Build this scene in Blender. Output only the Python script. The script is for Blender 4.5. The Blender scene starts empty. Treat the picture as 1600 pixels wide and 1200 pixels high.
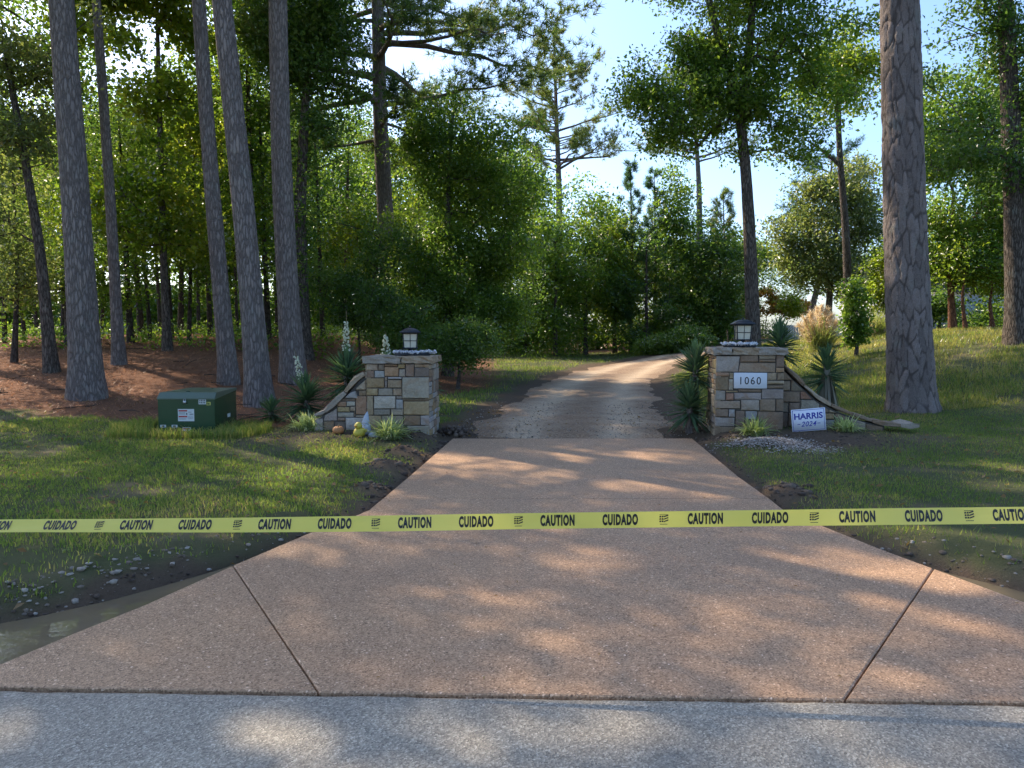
import bpy, bmesh, math, random
import numpy as np
from mathutils import Vector, Matrix
R = math.radians
rng = np.random.default_rng(7)
random.seed(7)
sc = bpy.context.scene
COL = sc.collection

# ------------------------------------------------------------------ camera, sky, sun, exposure
F = 1202.0; HORIZON = 525.0; EYE = 1.6
PITCH = math.atan((600 - HORIZON) / F)
cd = bpy.data.cameras.new('camera'); cam = bpy.data.objects.new('camera', cd); COL.objects.link(cam)
cd.sensor_width = 36; cd.lens = 36 * F / 1600; cd.clip_end = 3000; cd.clip_start = 0.05
cam.location = (0, 0, EYE); cam.rotation_euler = (math.pi / 2 - PITCH, 0, 0)
sc.camera = cam
SUN_EL, SUN_AZ = 42.0, -47.0           # azimuth from +Y, negative is to the left
w = bpy.data.worlds.new('World'); sc.world = w; w.use_nodes = True
wn = w.node_tree.nodes; wl = w.node_tree.links
sky = wn.new('ShaderNodeTexSky'); sky.sky_type = 'NISHITA'; sky.sun_disc = False
sky.sun_elevation = R(SUN_EL); sky.sun_rotation = R(SUN_AZ)
sky.altitude = 300; sky.air_density = 1.0; sky.dust_density = 2.3; sky.ozone_density = 5.5
wl.new(sky.outputs[0], wn['Background'].inputs[0]); wn['Background'].inputs[1].default_value = 0.15
sd = bpy.data.lights.new('sun', 'SUN'); sun = bpy.data.objects.new('sun', sd); COL.objects.link(sun)
sd.energy = 3.3; sd.angle = R(0.53); sd.color = (1.0, 0.86, 0.66)
_d = Vector((math.sin(R(SUN_AZ)) * math.cos(R(SUN_EL)), math.cos(R(SUN_AZ)) * math.cos(R(SUN_EL)), math.sin(R(SUN_EL))))
sun.rotation_euler = (-_d).to_track_quat('-Z', 'Y').to_euler(); sun.location = (-20, 30, 40)
vs = sc.view_settings; vs.view_transform = 'Standard'; vs.look = 'None'; vs.gamma = 1; vs.use_curve_mapping = False
vs.exposure = 1.22
cy = sc.cycles
cy.max_bounces = 5; cy.diffuse_bounces = 3; cy.glossy_bounces = 2; cy.transmission_bounces = 4; cy.transparent_max_bounces = 4
cy.use_denoising = True; cy.use_adaptive_sampling = True; cy.adaptive_threshold = .02; cy.sample_clamp_indirect = 6; cy.caustics_reflective = False; cy.caustics_refractive = False
sc.render.film_transparent = False

# ------------------------------------------------------------------ picking points
SP, CP = math.sin(PITCH), math.cos(PITCH)
def ray(px, py):
    x = (px - 800) / F; v = -(py - 600) / F
    return np.array([x, CP + SP * v, -SP + CP * v])
def onz(px, py, z=0.0):
    d = ray(px, py); t = (z - EYE) / d[2]; return np.array([0, 0, EYE]) + d * t
def ony(px, py, y):
    d = ray(px, py); return np.array([0, 0, EYE]) + d * (y / d[1])
def sst(a):
    a = np.clip(a, 0, 1); return a * a * (3 - 2 * a)

# ------------------------------------------------------------------ value noise in numpy
def vnoise(x, y, seed=0):
    x = np.asarray(x, float); y = np.asarray(y, float)
    xi = np.floor(x).astype(np.int64); yi = np.floor(y).astype(np.int64)
    fx = sst(x - xi); fy = sst(y - yi)
    def h(a, b):
        n = (a * 374761393 + b * 668265263 + seed * 974711) & 0xffffffff
        n = ((n ^ (n >> 13)) * 1274126177) & 0xffffffff
        return ((n ^ (n >> 16)) & 0xffff) / 65535.0
    return (h(xi, yi) * (1 - fx) + h(xi + 1, yi) * fx) * (1 - fy) + (h(xi, yi + 1) * (1 - fx) + h(xi + 1, yi + 1) * fx) * fy
def fbm(x, y, seed=0, o=4):
    s = 0; a = .5
    for i in range(o):
        s = s + a * vnoise(x * 2 ** i, y * 2 ** i, seed + i); a *= .5
    return s
def seg_dist(x, y, poly, closed=True):
    d = np.full(np.shape(x), 1e9)
    n = len(poly)
    for i in range(n if closed else n - 1):
        ax, ay = poly[i]; bx, by = poly[(i + 1) % n]
        dx, dy = bx - ax, by - ay
        t = np.clip(((x - ax) * dx + (y - ay) * dy) / (dx * dx + dy * dy + 1e-12), 0, 1)
        d = np.minimum(d, np.hypot(x - ax - t * dx, y - ay - t * dy))
    return d
def inside(x, y, poly):
    c = np.zeros(np.shape(x), bool); n = len(poly)
    for i in range(n):
        ax, ay = poly[i]; bx, by = poly[(i + 1) % n]
        m = ((ay > y) != (by > y))
        xx = (bx - ax) * (y - ay) / ((by - ay) if by != ay else 1e-12) + ax
        c ^= m & (x < xx)
    return c
def sdf(x, y, poly):
    d = seg_dist(x, y, poly); return np.where(inside(x, y, poly), -d, d)

# ------------------------------------------------------------------ layout of the ground
LE = [onz(*p)[:2] for p in [(707, 685), (640, 743), (575, 797), (525, 818), (484, 832), (425, 857), (360, 885), (225, 945), (112, 990), (0, 1037), (-90, 1071)]]
RE = [onz(*p)[:2] for p in [(1082, 685), (1155, 745), (1226, 797), (1292, 824), (1380, 859), (1459, 888), (1600, 940), (1800, 1010), (2060, 1104)]]
DRIVE = LE + RE[::-1]
_a = onz(0, 1074); _b = onz(1600, 1097)
def road_y(x): return _a[1] + (np.asarray(x) - _a[0]) * (_b[1] - _a[1]) / (_b[0] - _a[0])
PATH = [(0.95, 11.7, 1.78), (1.12, 13.5, 1.95), (1.5, 16.7, 1.95), (2.3, 22, 2.0), (3.5, 28, 2.0), (5.6, 34, 2.1), (8.6, 38.5, 2.1), (13, 41.5, 2.1), (20, 43, 2.1)]
def path_d(x, y):
    # distance to path centre minus half width
    best = np.full(np.shape(x), 1e9)
    for (ax, ay, aw), (bx, by, bw) in zip(PATH[:-1], PATH[1:]):
        dx, dy = bx - ax, by - ay
        t = np.clip(((x - ax) * dx + (y - ay) * dy) / (dx * dx + dy * dy), 0, 1)
        best = np.minimum(best, np.hypot(x - ax - t * dx, y - ay - t * dy) - (aw + t * (bw - aw)))
    return best
WL = [onz(*p, -.05)[:2] for p in [(440, 852), (345, 884), (255, 910), (172, 932), (60, 957), (-60, 978), (-300, 1008)]]
WATER_L = [tuple(p) for p in WL] + [(-6.0, 3.75), (-2.9, 3.55)] + [tuple(p) for p in LE[::-1][1:7]]
WATER_R = [tuple(onz(*p, -.05)[:2]) for p in [(1440, 878), (1500, 895), (1600, 918), (1720, 945), (1900, 985)]] + [tuple(p) for p in RE[::-1][0:3]]
def T(x, y):
    x = np.asarray(x, float); y = np.asarray(y, float)
    z = 0.5 * sst((y - 20) / 30)
    z = z + 1.75 * sst((x - 4) / 12) * sst((y - 10) / 12) * (1 - .5 * sst((y - 24) / 20))
    z = z + 1.3 * sst((-x - 1) / 8) * sst((y - 8) / 22)
    z = z + .10 * np.exp(-((x + 2.6) ** 2 / .8 + (y - 12.0) ** 2 / 1.2))
    z = z + .15 * np.exp(-(((x - 4.6) / 1.7) ** 2 + ((y - 12.0) / 1.1) ** 2))
    z = z + .055 * (sst((y - road_y(x) - .5) / 1.5)) + .05 * (fbm(x * .6, y * .6, 3) - .5) * sst((y - 3.6) / 2)
    s = sdf(x, y, DRIVE)
    k = sst((s + .03) / .75)
    rough = .05 * (fbm(x * 5, y * 5, 11) - .5) * np.exp(-((s - .25) / .3) ** 2)
    z = np.where(y > road_y(x), z * k + rough - .05 * (1 - sst(s / .35)), z)
    # mounds of dug soil beside the slab
    for mx, my, r, h in MOUNDS:
        z = z + h * np.exp(-((x - mx) ** 2 + (y - my) ** 2) / (r * r)) * (s > .02) * (1 + .6 * (fbm(x * 6, y * 6, 5) - .5))
    for W, dep in ((WATER_L, .16), (WATER_R, .13)):
        q = sdf(x, y, W); z = z - dep * sst((.22 - q) / .34) * (s > -.3)
        z = z + .10 * (fbm(x * 6, y * 6, 67, 3) - .44) * np.exp(-((q - .28) / .24) ** 2) * sst(s / .3) * sst((y - road_y(x) - .3) / .4)
        z = z + .04 * np.exp(-((q - .42) / .2) ** 2) * sst(s / .4) * sst((y - road_y(x) - .4) / .5) * (.5 + fbm(x * 4, y * 4, 61))
    rd = road_y(x)
    z = np.where(y < rd + .02, -.06, np.where(y < rd + .30, np.minimum(z, -.05 + .05 * (y - rd) / .3), z))
    p = path_d(x, y)
    z = np.where((y > 11.9), z + (.0 - .03 * sst((.3 - p) / .6)), z)
    z = np.where(s < -.02, -.16, z)
    return z
_m = [onz(655, 690), onz(640, 715), onz(615, 735), onz(590, 765), onz(1130, 690), onz(1205, 770), onz(1225, 778)]
MOUNDS = [(_m[0][0], _m[0][1], .28, .10), (_m[1][0], _m[1][1], .30, .14), (_m[2][0], _m[2][1], .28, .12), (_m[3][0], _m[3][1], .2, .08),
          (_m[4][0], _m[4][1], .3, .05), (_m[5][0], _m[5][1], .25, .09), (_m[6][0], _m[6][1], .25, .06)]
def Tz(x, y): return float(T(np.array([x]), np.array([y]))[0])
def G(px, py):
    d = ray(px, py); t = 3.0
    ts = np.arange(3, 120, .05); P = d[None] * ts[:, None] + np.array([0, 0, EYE])
    h = P[:, 2] - T(P[:, 0], P[:, 1]); i = np.argmax(h < 0) if (h < 0).any() else len(ts) - 1
    return P[i]
def GD(px, y):
    x = (px - 800) / F * y; return np.array([x, y, Tz(x, y)])

# ------------------------------------------------------------------ object helpers
def nmesh(name, V, tris=None, quads=None, smooth=False):
    me = bpy.data.meshes.new(name); V = np.asarray(V, np.float32)
    me.vertices.add(len(V)); me.vertices.foreach_set('co', V.ravel())
    idx = []; st = []; off = 0
    for f, k in ((tris, 3), (quads, 4)):
        if f is not None and len(f):
            f = np.asarray(f, np.int32); idx.append(f.ravel()); st.append(off + np.arange(len(f), dtype=np.int32) * k); off += f.size
    if idx:
        idx = np.concatenate(idx); st = np.concatenate(st)
        me.loops.add(len(idx)); me.loops.foreach_set('vertex_index', idx)
        me.polygons.add(len(st)); me.polygons.foreach_set('loop_start', st)
    me.update(calc_edges=True)
    if smooth: me.shade_smooth()
    return me
def obj(name, me, mat=None, parent=None, loc=None, kind=None):
    o = bpy.data.objects.new(name, me); COL.objects.link(o)
    if mat is not None and me is not None and not me.materials: me.materials.append(mat)
    if parent is not None: o.parent = parent
    if loc is not None: o.location = loc
    if kind: o['kind'] = kind
    return o
def tag(o, label, cat, group=None):
    o['label'] = label; o['category'] = cat
    if group: o['group'] = group
    return o
def thing(name, loc, label, cat, group=None, rz=0):
    o = bpy.data.objects.new(name, None); COL.objects.link(o); o.location = loc; o.rotation_euler[2] = rz
    o.empty_display_size = .1
    return tag(o, label, cat, group)
class MB:
    def __init__(s): s.V = []; s.T = []; s.Q = []; s.n = 0
    def add(s, V, tris=(), quads=()):
        V = np.asarray(V, float)
        if len(tris): s.T.append(np.asarray(tris) + s.n)
        if len(quads): s.Q.append(np.asarray(quads) + s.n)
        s.V.append(V); s.n += len(V); return s
    def box(s, c, d, rz=0, tilt=None):
        c = np.array(c); h = np.array(d) / 2
        V = np.array([[x, y, z] for x in (-1, 1) for y in (-1, 1) for z in (-1, 1)]) * h
        if rz: V = V @ np.array(Matrix.Rotation(rz, 3, 'Z')).T
        return s.add(V + c, quads=[(0, 1, 3, 2), (4, 6, 7, 5), (0, 4, 5, 1), (2, 3, 7, 6), (0, 2, 6, 4), (1, 5, 7, 3)])
    def lathe(s, prof, n=16, c=(0, 0, 0), sx=1, sy=1):
        a = np.arange(n) * 2 * math.pi / n; P = np.array(prof, float); m = len(P)
        V = np.stack([np.outer(P[:, 0], np.cos(a)) * sx, np.outer(P[:, 0], np.sin(a)) * sy, np.repeat(P[:, 1:2], n, 1)], -1).reshape(-1, 3) + np.array(c)
        Q = [(i * n + j, i * n + (j + 1) % n, (i + 1) * n + (j + 1) % n, (i + 1) * n + j) for i in range(m - 1) for j in range(n)]
        return s.add(V, quads=Q)
    def tube(s, P, r, n=8, cap=True):
        V, Q = tube(P, r, n); s.add(V, quads=Q)
        return s
    def mesh(s, name, smooth=False):
        return nmesh(name, np.concatenate(s.V), np.concatenate(s.T) if s.T else None, np.concatenate(s.Q) if s.Q else None, smooth)
    def build(s, name, mat, parent=None, smooth=False, loc=None, kind=None):
        return obj(name, s.mesh(name, smooth), mat, parent, loc, kind)
def tube(P, r, n=8):
    P = np.asarray(P, float); r = np.broadcast_to(np.asarray(r, float), (len(P),))
    d = np.gradient(P, axis=0); d /= np.linalg.norm(d, axis=1)[:, None] + 1e-9
    ref = np.array([1., 0, 0]) if abs(d[0][0]) < .8 else np.array([0, 1., 0])
    u = np.cross(d, ref); u /= np.linalg.norm(u, axis=1)[:, None] + 1e-9
    v = np.cross(d, u); a = np.arange(n) * 2 * math.pi / n
    V = P[:, None] + r[:, None, None] * (u[:, None] * np.cos(a)[None, :, None] + v[:, None] * np.sin(a)[None, :, None])
    i = np.arange(len(P) - 1)[:, None] * n; j = np.arange(n)[None]; k = (j + 1) % n
    Q = np.stack([i + j, i + k, i + n + k, i + n + j], -1).reshape(-1, 4)
    return V.reshape(-1, 3), Q

# ------------------------------------------------------------------ materials
def mat(name):
    m = bpy.data.materials.new(name); m.use_nodes = True; nt = m.node_tree
    return m, nt, nt.nodes, nt.links, nt.nodes['Principled BSDF']
def N(nt, t, **kw):
    n = nt.nodes.new(t)
    for k, v in kw.items():
        if k.startswith('i_'):
            key = k[2:]; n.inputs[int(key) if key.isdigit() else key].default_value = v
        else: setattr(n, k, v)
    return n
def ramp(nt, stops, src=None, interp='LINEAR'):
    n = nt.nodes.new('ShaderNodeValToRGB'); cr = n.color_ramp; cr.interpolation = interp
    while len(cr.elements) > 1: cr.elements.remove(cr.elements[-1])
    cr.elements[0].position = stops[0][0]; cr.elements[0].color = (*stops[0][1], 1)
    for p, c in stops[1:]:
        e = cr.elements.new(p); e.color = (*c, 1)
    if src is not None: nt.links.new(src, n.inputs[0])
    return n
def mixc(nt, fac, a, b, mode='MIX'):
    n = nt.nodes.new('ShaderNodeMix'); n.data_type = 'RGBA'; n.blend_type = mode
    for sock, v in ((n.inputs[0], fac), (n.inputs[6], a), (n.inputs[7], b)):
        if isinstance(v, bpy.types.NodeSocket): nt.links.new(v, sock)
        elif isinstance(v, tuple): sock.default_value = (*v, 1)
        else: sock.default_value = v
    return n.outputs[2]
def noise(nt, scale, detail=3, vec=None, rough=.5, dist=0):
    n = N(nt, 'ShaderNodeTexNoise', i_Scale=scale, i_Detail=detail, i_Roughness=rough, i_Distortion=dist)
    if vec is not None: nt.links.new(vec, n.inputs[0])
    return n
def bump(nt, h, strength, dist, bs):
    b = N(nt, 'ShaderNodeBump', i_Strength=strength, i_Distance=dist); nt.links.new(h, b.inputs['Height']); nt.links.new(b.outputs[0], bs.inputs['Normal'])
    return b
def objco(nt): return nt.nodes.new('ShaderNodeTexCoord').outputs['Object']
def geo_pos(nt): return nt.nodes.new('ShaderNodeNewGeometry').outputs['Position']
def simple(name, col, rough=.6, metal=0, var=.15, scale=30, bmp=0):
    m, nt, ns, lk, b = mat(name); v = objco(nt)
    n = noise(nt, scale, 4, v)
    c = mixc(nt, n.outputs[0], tuple(x * (1 - var) for x in col), tuple(min(1, x * (1 + var)) for x in col))
    lk.new(c, b.inputs['Base Color']); b.inputs['Roughness'].default_value = rough; b.inputs['Metallic'].default_value = metal
    if bmp: bump(nt, n.outputs[0], bmp, .01, b)
    return m
def leafmat(name, cols, trans=.42, tcol=(1.0, 1.08, .5), rough=.42, gloss=.10):
    m, nt, ns, lk, b = mat(name); ns.remove(b); out = ns['Material Output']
    g = nt.nodes.new('ShaderNodeNewGeometry')
    k = len(cols); nz = noise(nt, .55, 2, g.outputs['Position']); sm = N(nt, 'ShaderNodeMath', operation='MULTIPLY_ADD', i_1=1.6, i_2=-.8); lk.new(nz.outputs[0], sm.inputs[0])
    s2 = N(nt, 'ShaderNodeMath', operation='MULTIPLY_ADD', i_1=.75, i_2=.12); lk.new(g.outputs['Random Per Island'], s2.inputs[0]); s3 = N(nt, 'ShaderNodeMath', operation='ADD'); lk.new(sm.outputs[0], s3.inputs[0]); lk.new(s2.outputs[0], s3.inputs[1])
    c = ramp(nt, [(i / (k - 1), cols[i]) for i in range(k)], s3.outputs[0])
    d = nt.nodes.new('ShaderNodeBsdfDiffuse'); lk.new(c.outputs[0], d.inputs[0])
    t = nt.nodes.new('ShaderNodeBsdfTranslucent'); tc = mixc(nt, 1.0, c.outputs[0], tcol, 'MULTIPLY')
    sat = N(nt, 'ShaderNodeHueSaturation', i_Value=3.5, i_Saturation=1.0); lk.new(tc, sat.inputs['Color']); lk.new(sat.outputs[0], t.inputs[0])
    mx = N(nt, 'ShaderNodeMixShader', i_0=trans); lk.new(d.outputs[0], mx.inputs[1]); lk.new(t.outputs[0], mx.inputs[2])
    gl = N(nt, 'ShaderNodeBsdfGlossy', i_Roughness=rough); gl.inputs[0].default_value = (1, 1, 1, 1)
    fr = N(nt, 'ShaderNodeFresnel', i_IOR=1.35)
    ml = N(nt, 'ShaderNodeMath', operation='MULTIPLY', i_1=gloss); lk.new(fr.outputs[0], ml.inputs[0])
    m2 = nt.nodes.new('ShaderNodeMixShader'); lk.new(ml.outputs[0], m2.inputs[0]); lk.new(mx.outputs[0], m2.inputs[1]); lk.new(gl.outputs[0], m2.inputs[2])
    lk.new(m2.outputs[0], out.inputs[0])
    return m
def barkmat(name, dark, light, plate=(9, 2.6), bmp=.9, lichen=.3, dist=.03):
    m, nt, ns, lk, b = mat(name); v = objco(nt)
    mp = N(nt, 'ShaderNodeMapping'); mp.inputs['Scale'].default_value = (plate[0], plate[0], plate[1]); lk.new(v, mp.inputs[0])
    nz = noise(nt, 2.2, 3, mp.outputs[0]); wv = N(nt, 'ShaderNodeVectorMath', operation='ADD'); lk.new(mp.outputs[0], wv.inputs[0])
    sc_ = N(nt, 'ShaderNodeVectorMath', operation='SCALE'); sc_.inputs['Scale'].default_value = .9; lk.new(nz.outputs['Color'], sc_.inputs[0]); lk.new(sc_.outputs[0], wv.inputs[1])
    vo = N(nt, 'ShaderNodeTexVoronoi', feature='DISTANCE_TO_EDGE', i_Scale=1.0); lk.new(wv.outputs[0], vo.inputs['Vector'])
    vc = N(nt, 'ShaderNodeTexVoronoi', i_Scale=1.0); lk.new(wv.outputs[0], vc.inputs['Vector'])
    crack = ramp(nt, [(0, (.1, .1, .1)), (.07, (.5,) * 3), (.22, (1, 1, 1))], vo.outputs['Distance'])
    fine = noise(nt, 26, 5, mp.outputs[0], .65)
    plate_c = mixc(nt, fine.outputs[0], tuple(x * .72 for x in light), tuple(x * 1.25 for x in light))
    tint = ramp(nt, [(0, (.75, .70, .68)), (.5, (1, 1, 1)), (1, (1.2, 1.15, 1.1))], vc.outputs['Color'])
    plate_c = mixc(nt, 1.0, plate_c, tint.outputs[0], 'MULTIPLY')
    li = noise(nt, 3.5, 4, v, .6); lim = ramp(nt, [(.55, (0, 0, 0)), (.72, (1, 1, 1))], li.outputs[0])
    lf = N(nt, 'ShaderNodeMath', operation='MULTIPLY', i_1=lichen); lk.new(lim.outputs[0], lf.inputs[0])
    plate_c = mixc(nt, lf.outputs[0], plate_c, (.30, .32, .27))
    c = mixc(nt, crack.outputs[0], dark, plate_c)
    lk.new(c, b.inputs['Base Color']); b.inputs['Roughness'].default_value = .9; b.inputs['Specular IOR Level'].default_value = .15
    hs = N(nt, 'ShaderNodeMath', operation='MULTIPLY_ADD', i_1=.35); lk.new(fine.outputs[0], hs.inputs[0]); lk.new(crack.outputs[0], hs.inputs[2])
    bump(nt, hs.outputs[0], bmp, dist, b)
    return m

M = {}
M['pine_bark'] = barkmat('pine_bark', (.13, .106, .094), (.28, .232, .205), plate=(19, 4.2), bmp=1.0, dist=.025, lichen=.35)
M['big_bark'] = barkmat('big_pine_bark', (.03, .022, .018), (.135, .105, .092), plate=(9.5, 3.4), bmp=.6, dist=.02)
M['oak_bark'] = barkmat('oak_bark', (.035, .028, .023), (.18, .145, .118), plate=(22, 4), lichen=.4)
M['thin_bark'] = barkmat('thin_bark', (.035, .028, .023), (.13, .105, .088), plate=(30, 6), lichen=.2)
M['red_bark'] = barkmat('red_bark', (.08, .035, .02), (.26, .13, .08), plate=(26, 5), lichen=.1)
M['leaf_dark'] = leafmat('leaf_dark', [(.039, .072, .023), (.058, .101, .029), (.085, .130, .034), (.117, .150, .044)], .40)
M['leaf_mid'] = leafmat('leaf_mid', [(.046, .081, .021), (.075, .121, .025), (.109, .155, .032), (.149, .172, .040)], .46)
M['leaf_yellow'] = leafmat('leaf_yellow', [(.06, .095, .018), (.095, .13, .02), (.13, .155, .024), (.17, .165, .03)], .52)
M['leaf_grey'] = leafmat('leaf_grey', [(.061, .088, .035), (.094, .116, .050), (.121, .132, .061), (.143, .143, .055)], .46)
M['leaf_autumn'] = leafmat('leaf_autumn', [(.10, .10, .03), (.22, .12, .04), (.20, .11, .045), (.10, .11, .03)], .4)
M['needle'] = leafmat('needle', [(.039, .065, .029), (.058, .091, .033), (.085, .117, .039), (.130, .130, .046)], .36)
M['needle_pale'] = leafmat('needle_pale', [(.06, .09, .035), (.085, .115, .04), (.115, .135, .048), (.17, .13, .055)], .4)
M['needle_blue'] = leafmat('needle_blue', [(.036, .078, .047), (.052, .098, .055), (.078, .130, .065)], .32)

# ------------------------------------------------------------------ text outlines, made once up front
def text_arrays(body, size=1.0, offset=0.0, spacing=1.0, shear=0.0):
    c = bpy.data.curves.new('lettering', 'FONT'); c.body = body; c.size = size; c.offset = offset; c.space_character = spacing; c.shear = shear
    c.resolution_u = 4; c.fill_mode = 'FRONT'
    o = bpy.data.objects.new('lettering_source', c); COL.objects.link(o)
    dg = bpy.context.evaluated_depsgraph_get(); me = bpy.data.meshes.new_from_object(o.evaluated_get(dg))
    V = np.empty(len(me.vertices) * 3); me.vertices.foreach_get('co', V); V = V.reshape(-1, 3)
    me.calc_loop_triangles(); t = np.empty(len(me.loop_triangles) * 3, np.int32); me.loop_triangles.foreach_get('vertices', t); t = t.reshape(-1, 3)
    bpy.data.objects.remove(o); bpy.data.curves.remove(c); bpy.data.meshes.remove(me)
    V[:, 0] -= (V[:, 0].min() + V[:, 0].max()) / 2; V[:, 1] -= (V[:, 1].min() + V[:, 1].max()) / 2
    return V[:, :2], t
def fit(tx, w_, h_):
    V, t = tx; e = V.max(0) - V.min(0); return V / e * np.array([w_, h_]), t
TX = {k: text_arrays(k, 1, .055, 1.17) for k in ('CAUTION', 'CUIDADO')}
TX['HARRIS'] = text_arrays('HARRIS', 1, .03); TX['2024'] = text_arrays('2024', 1, .012, 1.1, .3)
TX['1060'] = text_arrays('1060', 1, .005, 1.25)

# ================================================================== THE SETTING
def masks(x, y):
    """what lies on the ground: straw, soil, damp"""
    s = sdf(x, y, DRIVE); n = fbm(x * .9, y * .9, 21); n2 = fbm(x * 3, y * 3, 25)
    edge = 12.2 + .9 * (n - .5) * 2 + .18 * (-x - 4)
    edge = np.where(x > -3.2, 16.5 + (x + 3.2) * 2.2, edge)
    straw = sst((y - edge) / .7) * sst((.6 - x - .02 * y) / 1.6)
    straw = np.maximum(straw, sst((y - 47 - 3 * (n - .5)) / 2))
    pd = path_d(x, y)
    soil = np.exp(-np.maximum(s - .08, 0) / (.09 + .26 * n2 * n)) * (s > -.05)
    soil = np.maximum(soil, sst((.75 - pd + .9 * (n - .5)) / .7) * (y > 11.5))
    for mx, my, r, h in MOUNDS: soil = np.maximum(soil, 1.3 * np.exp(-((x - mx) ** 2 + (y - my) ** 2) / (r * r * 1.6)))
    for W in (WATER_L, WATER_R):
        q = sdf(x, y, W); soil = np.maximum(soil, sst((.20 + .35 * (n2 - .5) - q) / .15))
    soil = np.maximum(soil, np.exp(-(((x - 4.3) / 1.4) ** 2 + ((y - 11.0) / .75) ** 2)) * 1.2)
    soil = np.maximum(soil, np.exp(-(((x + 1.9) / 1.2) ** 2 + ((y - 11.5) / .5) ** 2)) * 1.0)
    soil = np.maximum(soil, .75 * np.exp(-(((x + 3.2) / 1.2) ** 2 + ((y - 11.3) / .6) ** 2)))
    return straw, np.clip(soil, 0, 1), pd, s
def lines(a, b, fine, segs):
    out = []
    for lo, hi, st in segs: out.append(np.arange(lo, hi, st))
    return np.concatenate(out)
gx = np.concatenate([-np.geomspace(400, 16, 26)[:-1], np.arange(-16, -6, .35), np.arange(-6, 6.5, .085), np.arange(6.5, 18, .3), np.geomspace(18, 400, 26)])
gy = np.concatenate([-np.geomspace(300, 3, 12)[:-1], np.arange(-3, 3, .5), np.arange(3, 13.2, .085), np.arange(13.2, 26, .22), np.arange(26, 50, .6), np.geomspace(50, 600, 24)])
XX, YY = np.meshgrid(gx, gy); ZZ = T(XX, YY)
nx_, ny_ = len(gx), len(gy)
ii = (np.arange(ny_ - 1)[:, None] * nx_ + np.arange(nx_ - 1)[None]).ravel()
gm = nmesh('ground', np.stack([XX.ravel(), YY.ravel(), ZZ.ravel()], 1), quads=np.stack([ii, ii + 1, ii + nx_ + 1, ii + nx_], 1), smooth=True)
st_, so_, pd_, s_ = masks(XX.ravel(), YY.ravel())
for nm, a in (('straw', st_), ('soil', so_)):
    at = gm.attributes.new(nm, 'FLOAT', 'POINT'); at.data.foreach_set('value', a.astype(np.float32))
m, nt, ns, lk, b = mat('earth'); v = geo_pos(nt)
n1 = noise(nt, 6, 6, v, .65); n2 = noise(nt, 45, 5, v, .7); n3 = noise(nt, 1.1, 4, v)
grassc = mixc(nt, n1.outputs[0], (.06, .08, .028), (.12, .125, .052)); grassc = mixc(nt, n2.outputs[0], grassc, (.09, .09, .045))
grassc = mixc(nt, ramp(nt, [(.5, (0, 0, 0)), (.68, (1, 1, 1))], n3.outputs[0]).outputs[0], grassc, (.15, .125, .07))
soilc = mixc(nt, n2.outputs[0], (.06, .042, .03), (.20, .145, .10)); soilc = mixc(nt, n1.outputs[0], soilc, (.10, .068, .045))
strawc = mixc(nt, n2.outputs[0], (.12, .058, .034), (.36, .19, .115)); strawc = mixc(nt, n1.outputs[0], strawc, (.17, .08, .045))
a1 = N(nt, 'ShaderNodeAttribute', attribute_name='straw'); a2 = N(nt, 'ShaderNodeAttribute', attribute_name='soil')
c = mixc(nt, a1.outputs['Fac'], grassc, strawc); c = mixc(nt, a2.outputs['Fac'], c, soilc)
lk.new(c, b.inputs['Base Color']); b.inputs['Roughness'].default_value = .95; b.inputs['Specular IOR Level'].default_value = .1
bump(nt, n2.outputs[0], .8, .03, b)
ground = obj('ground', gm, m, kind='structure')

# road: pale chip-sealed surface
m, nt, ns, lk, b = mat('chip_seal'); v = geo_pos(nt)
vo = N(nt, 'ShaderNodeTexVoronoi', i_Scale=130.0); lk.new(v, vo.inputs['Vector'])
cc = ramp(nt, [(0, (.13, .112, .089)), (.35, (.255, .222, .175)), (.7, (.38, .333, .262)), (1, (.63, .565, .46))], vo.outputs['Color'])
nb = noise(nt, 1.3, 5, v, .6); c = mixc(nt, 1.0, cc.outputs[0], ramp(nt, [(.25, (.74, .74, .75)), (.7, (1.12, 1.1, 1.06))], nb.outputs[0]).outputs[0], 'MULTIPLY')
nsp = noise(nt, 9, 2, v); c = mixc(nt, ramp(nt, [(.66, (0, 0, 0)), (.75, (.5, .5, .5))], nsp.outputs[0]).outputs[0], c, (.14, .125, .11))
lk.new(c, b.inputs['Base Color']); b.inputs['Roughness'].default_value = .75
nb2 = noise(nt, 160, 2, v); bump(nt, vo.outputs['Distance'], .55, .006, b)
M['road'] = m
xs = np.concatenate([-np.geomspace(300, 6, 12)[:-1], np.arange(-6, 6.01, .06), np.geomspace(6.2, 300, 12)])
e = road_y(xs) - .022 + .012 * (fbm(xs * 8, xs * 0, 4) - .5) * 2
V = []; Q = []
prof = [(0, -.09), (0, -.008), (-.03, -.004), (-1.5, .0), (-3.5, .03), (-6.6, -.02), (-6.65, -.1)]
for dy, z in prof: V.append(np.stack([xs, e + dy, np.full_like(xs, z)], 1))
n = len(xs)
for k in range(len(prof) - 1):
    i = np.arange(n - 1) + k * n; Q.append(np.stack([i, i + n, i + n + 1, i + 1], 1))
obj('road', nmesh('road', np.concatenate(V), quads=np.concatenate(Q)), M['road'], kind='structure')

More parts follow.
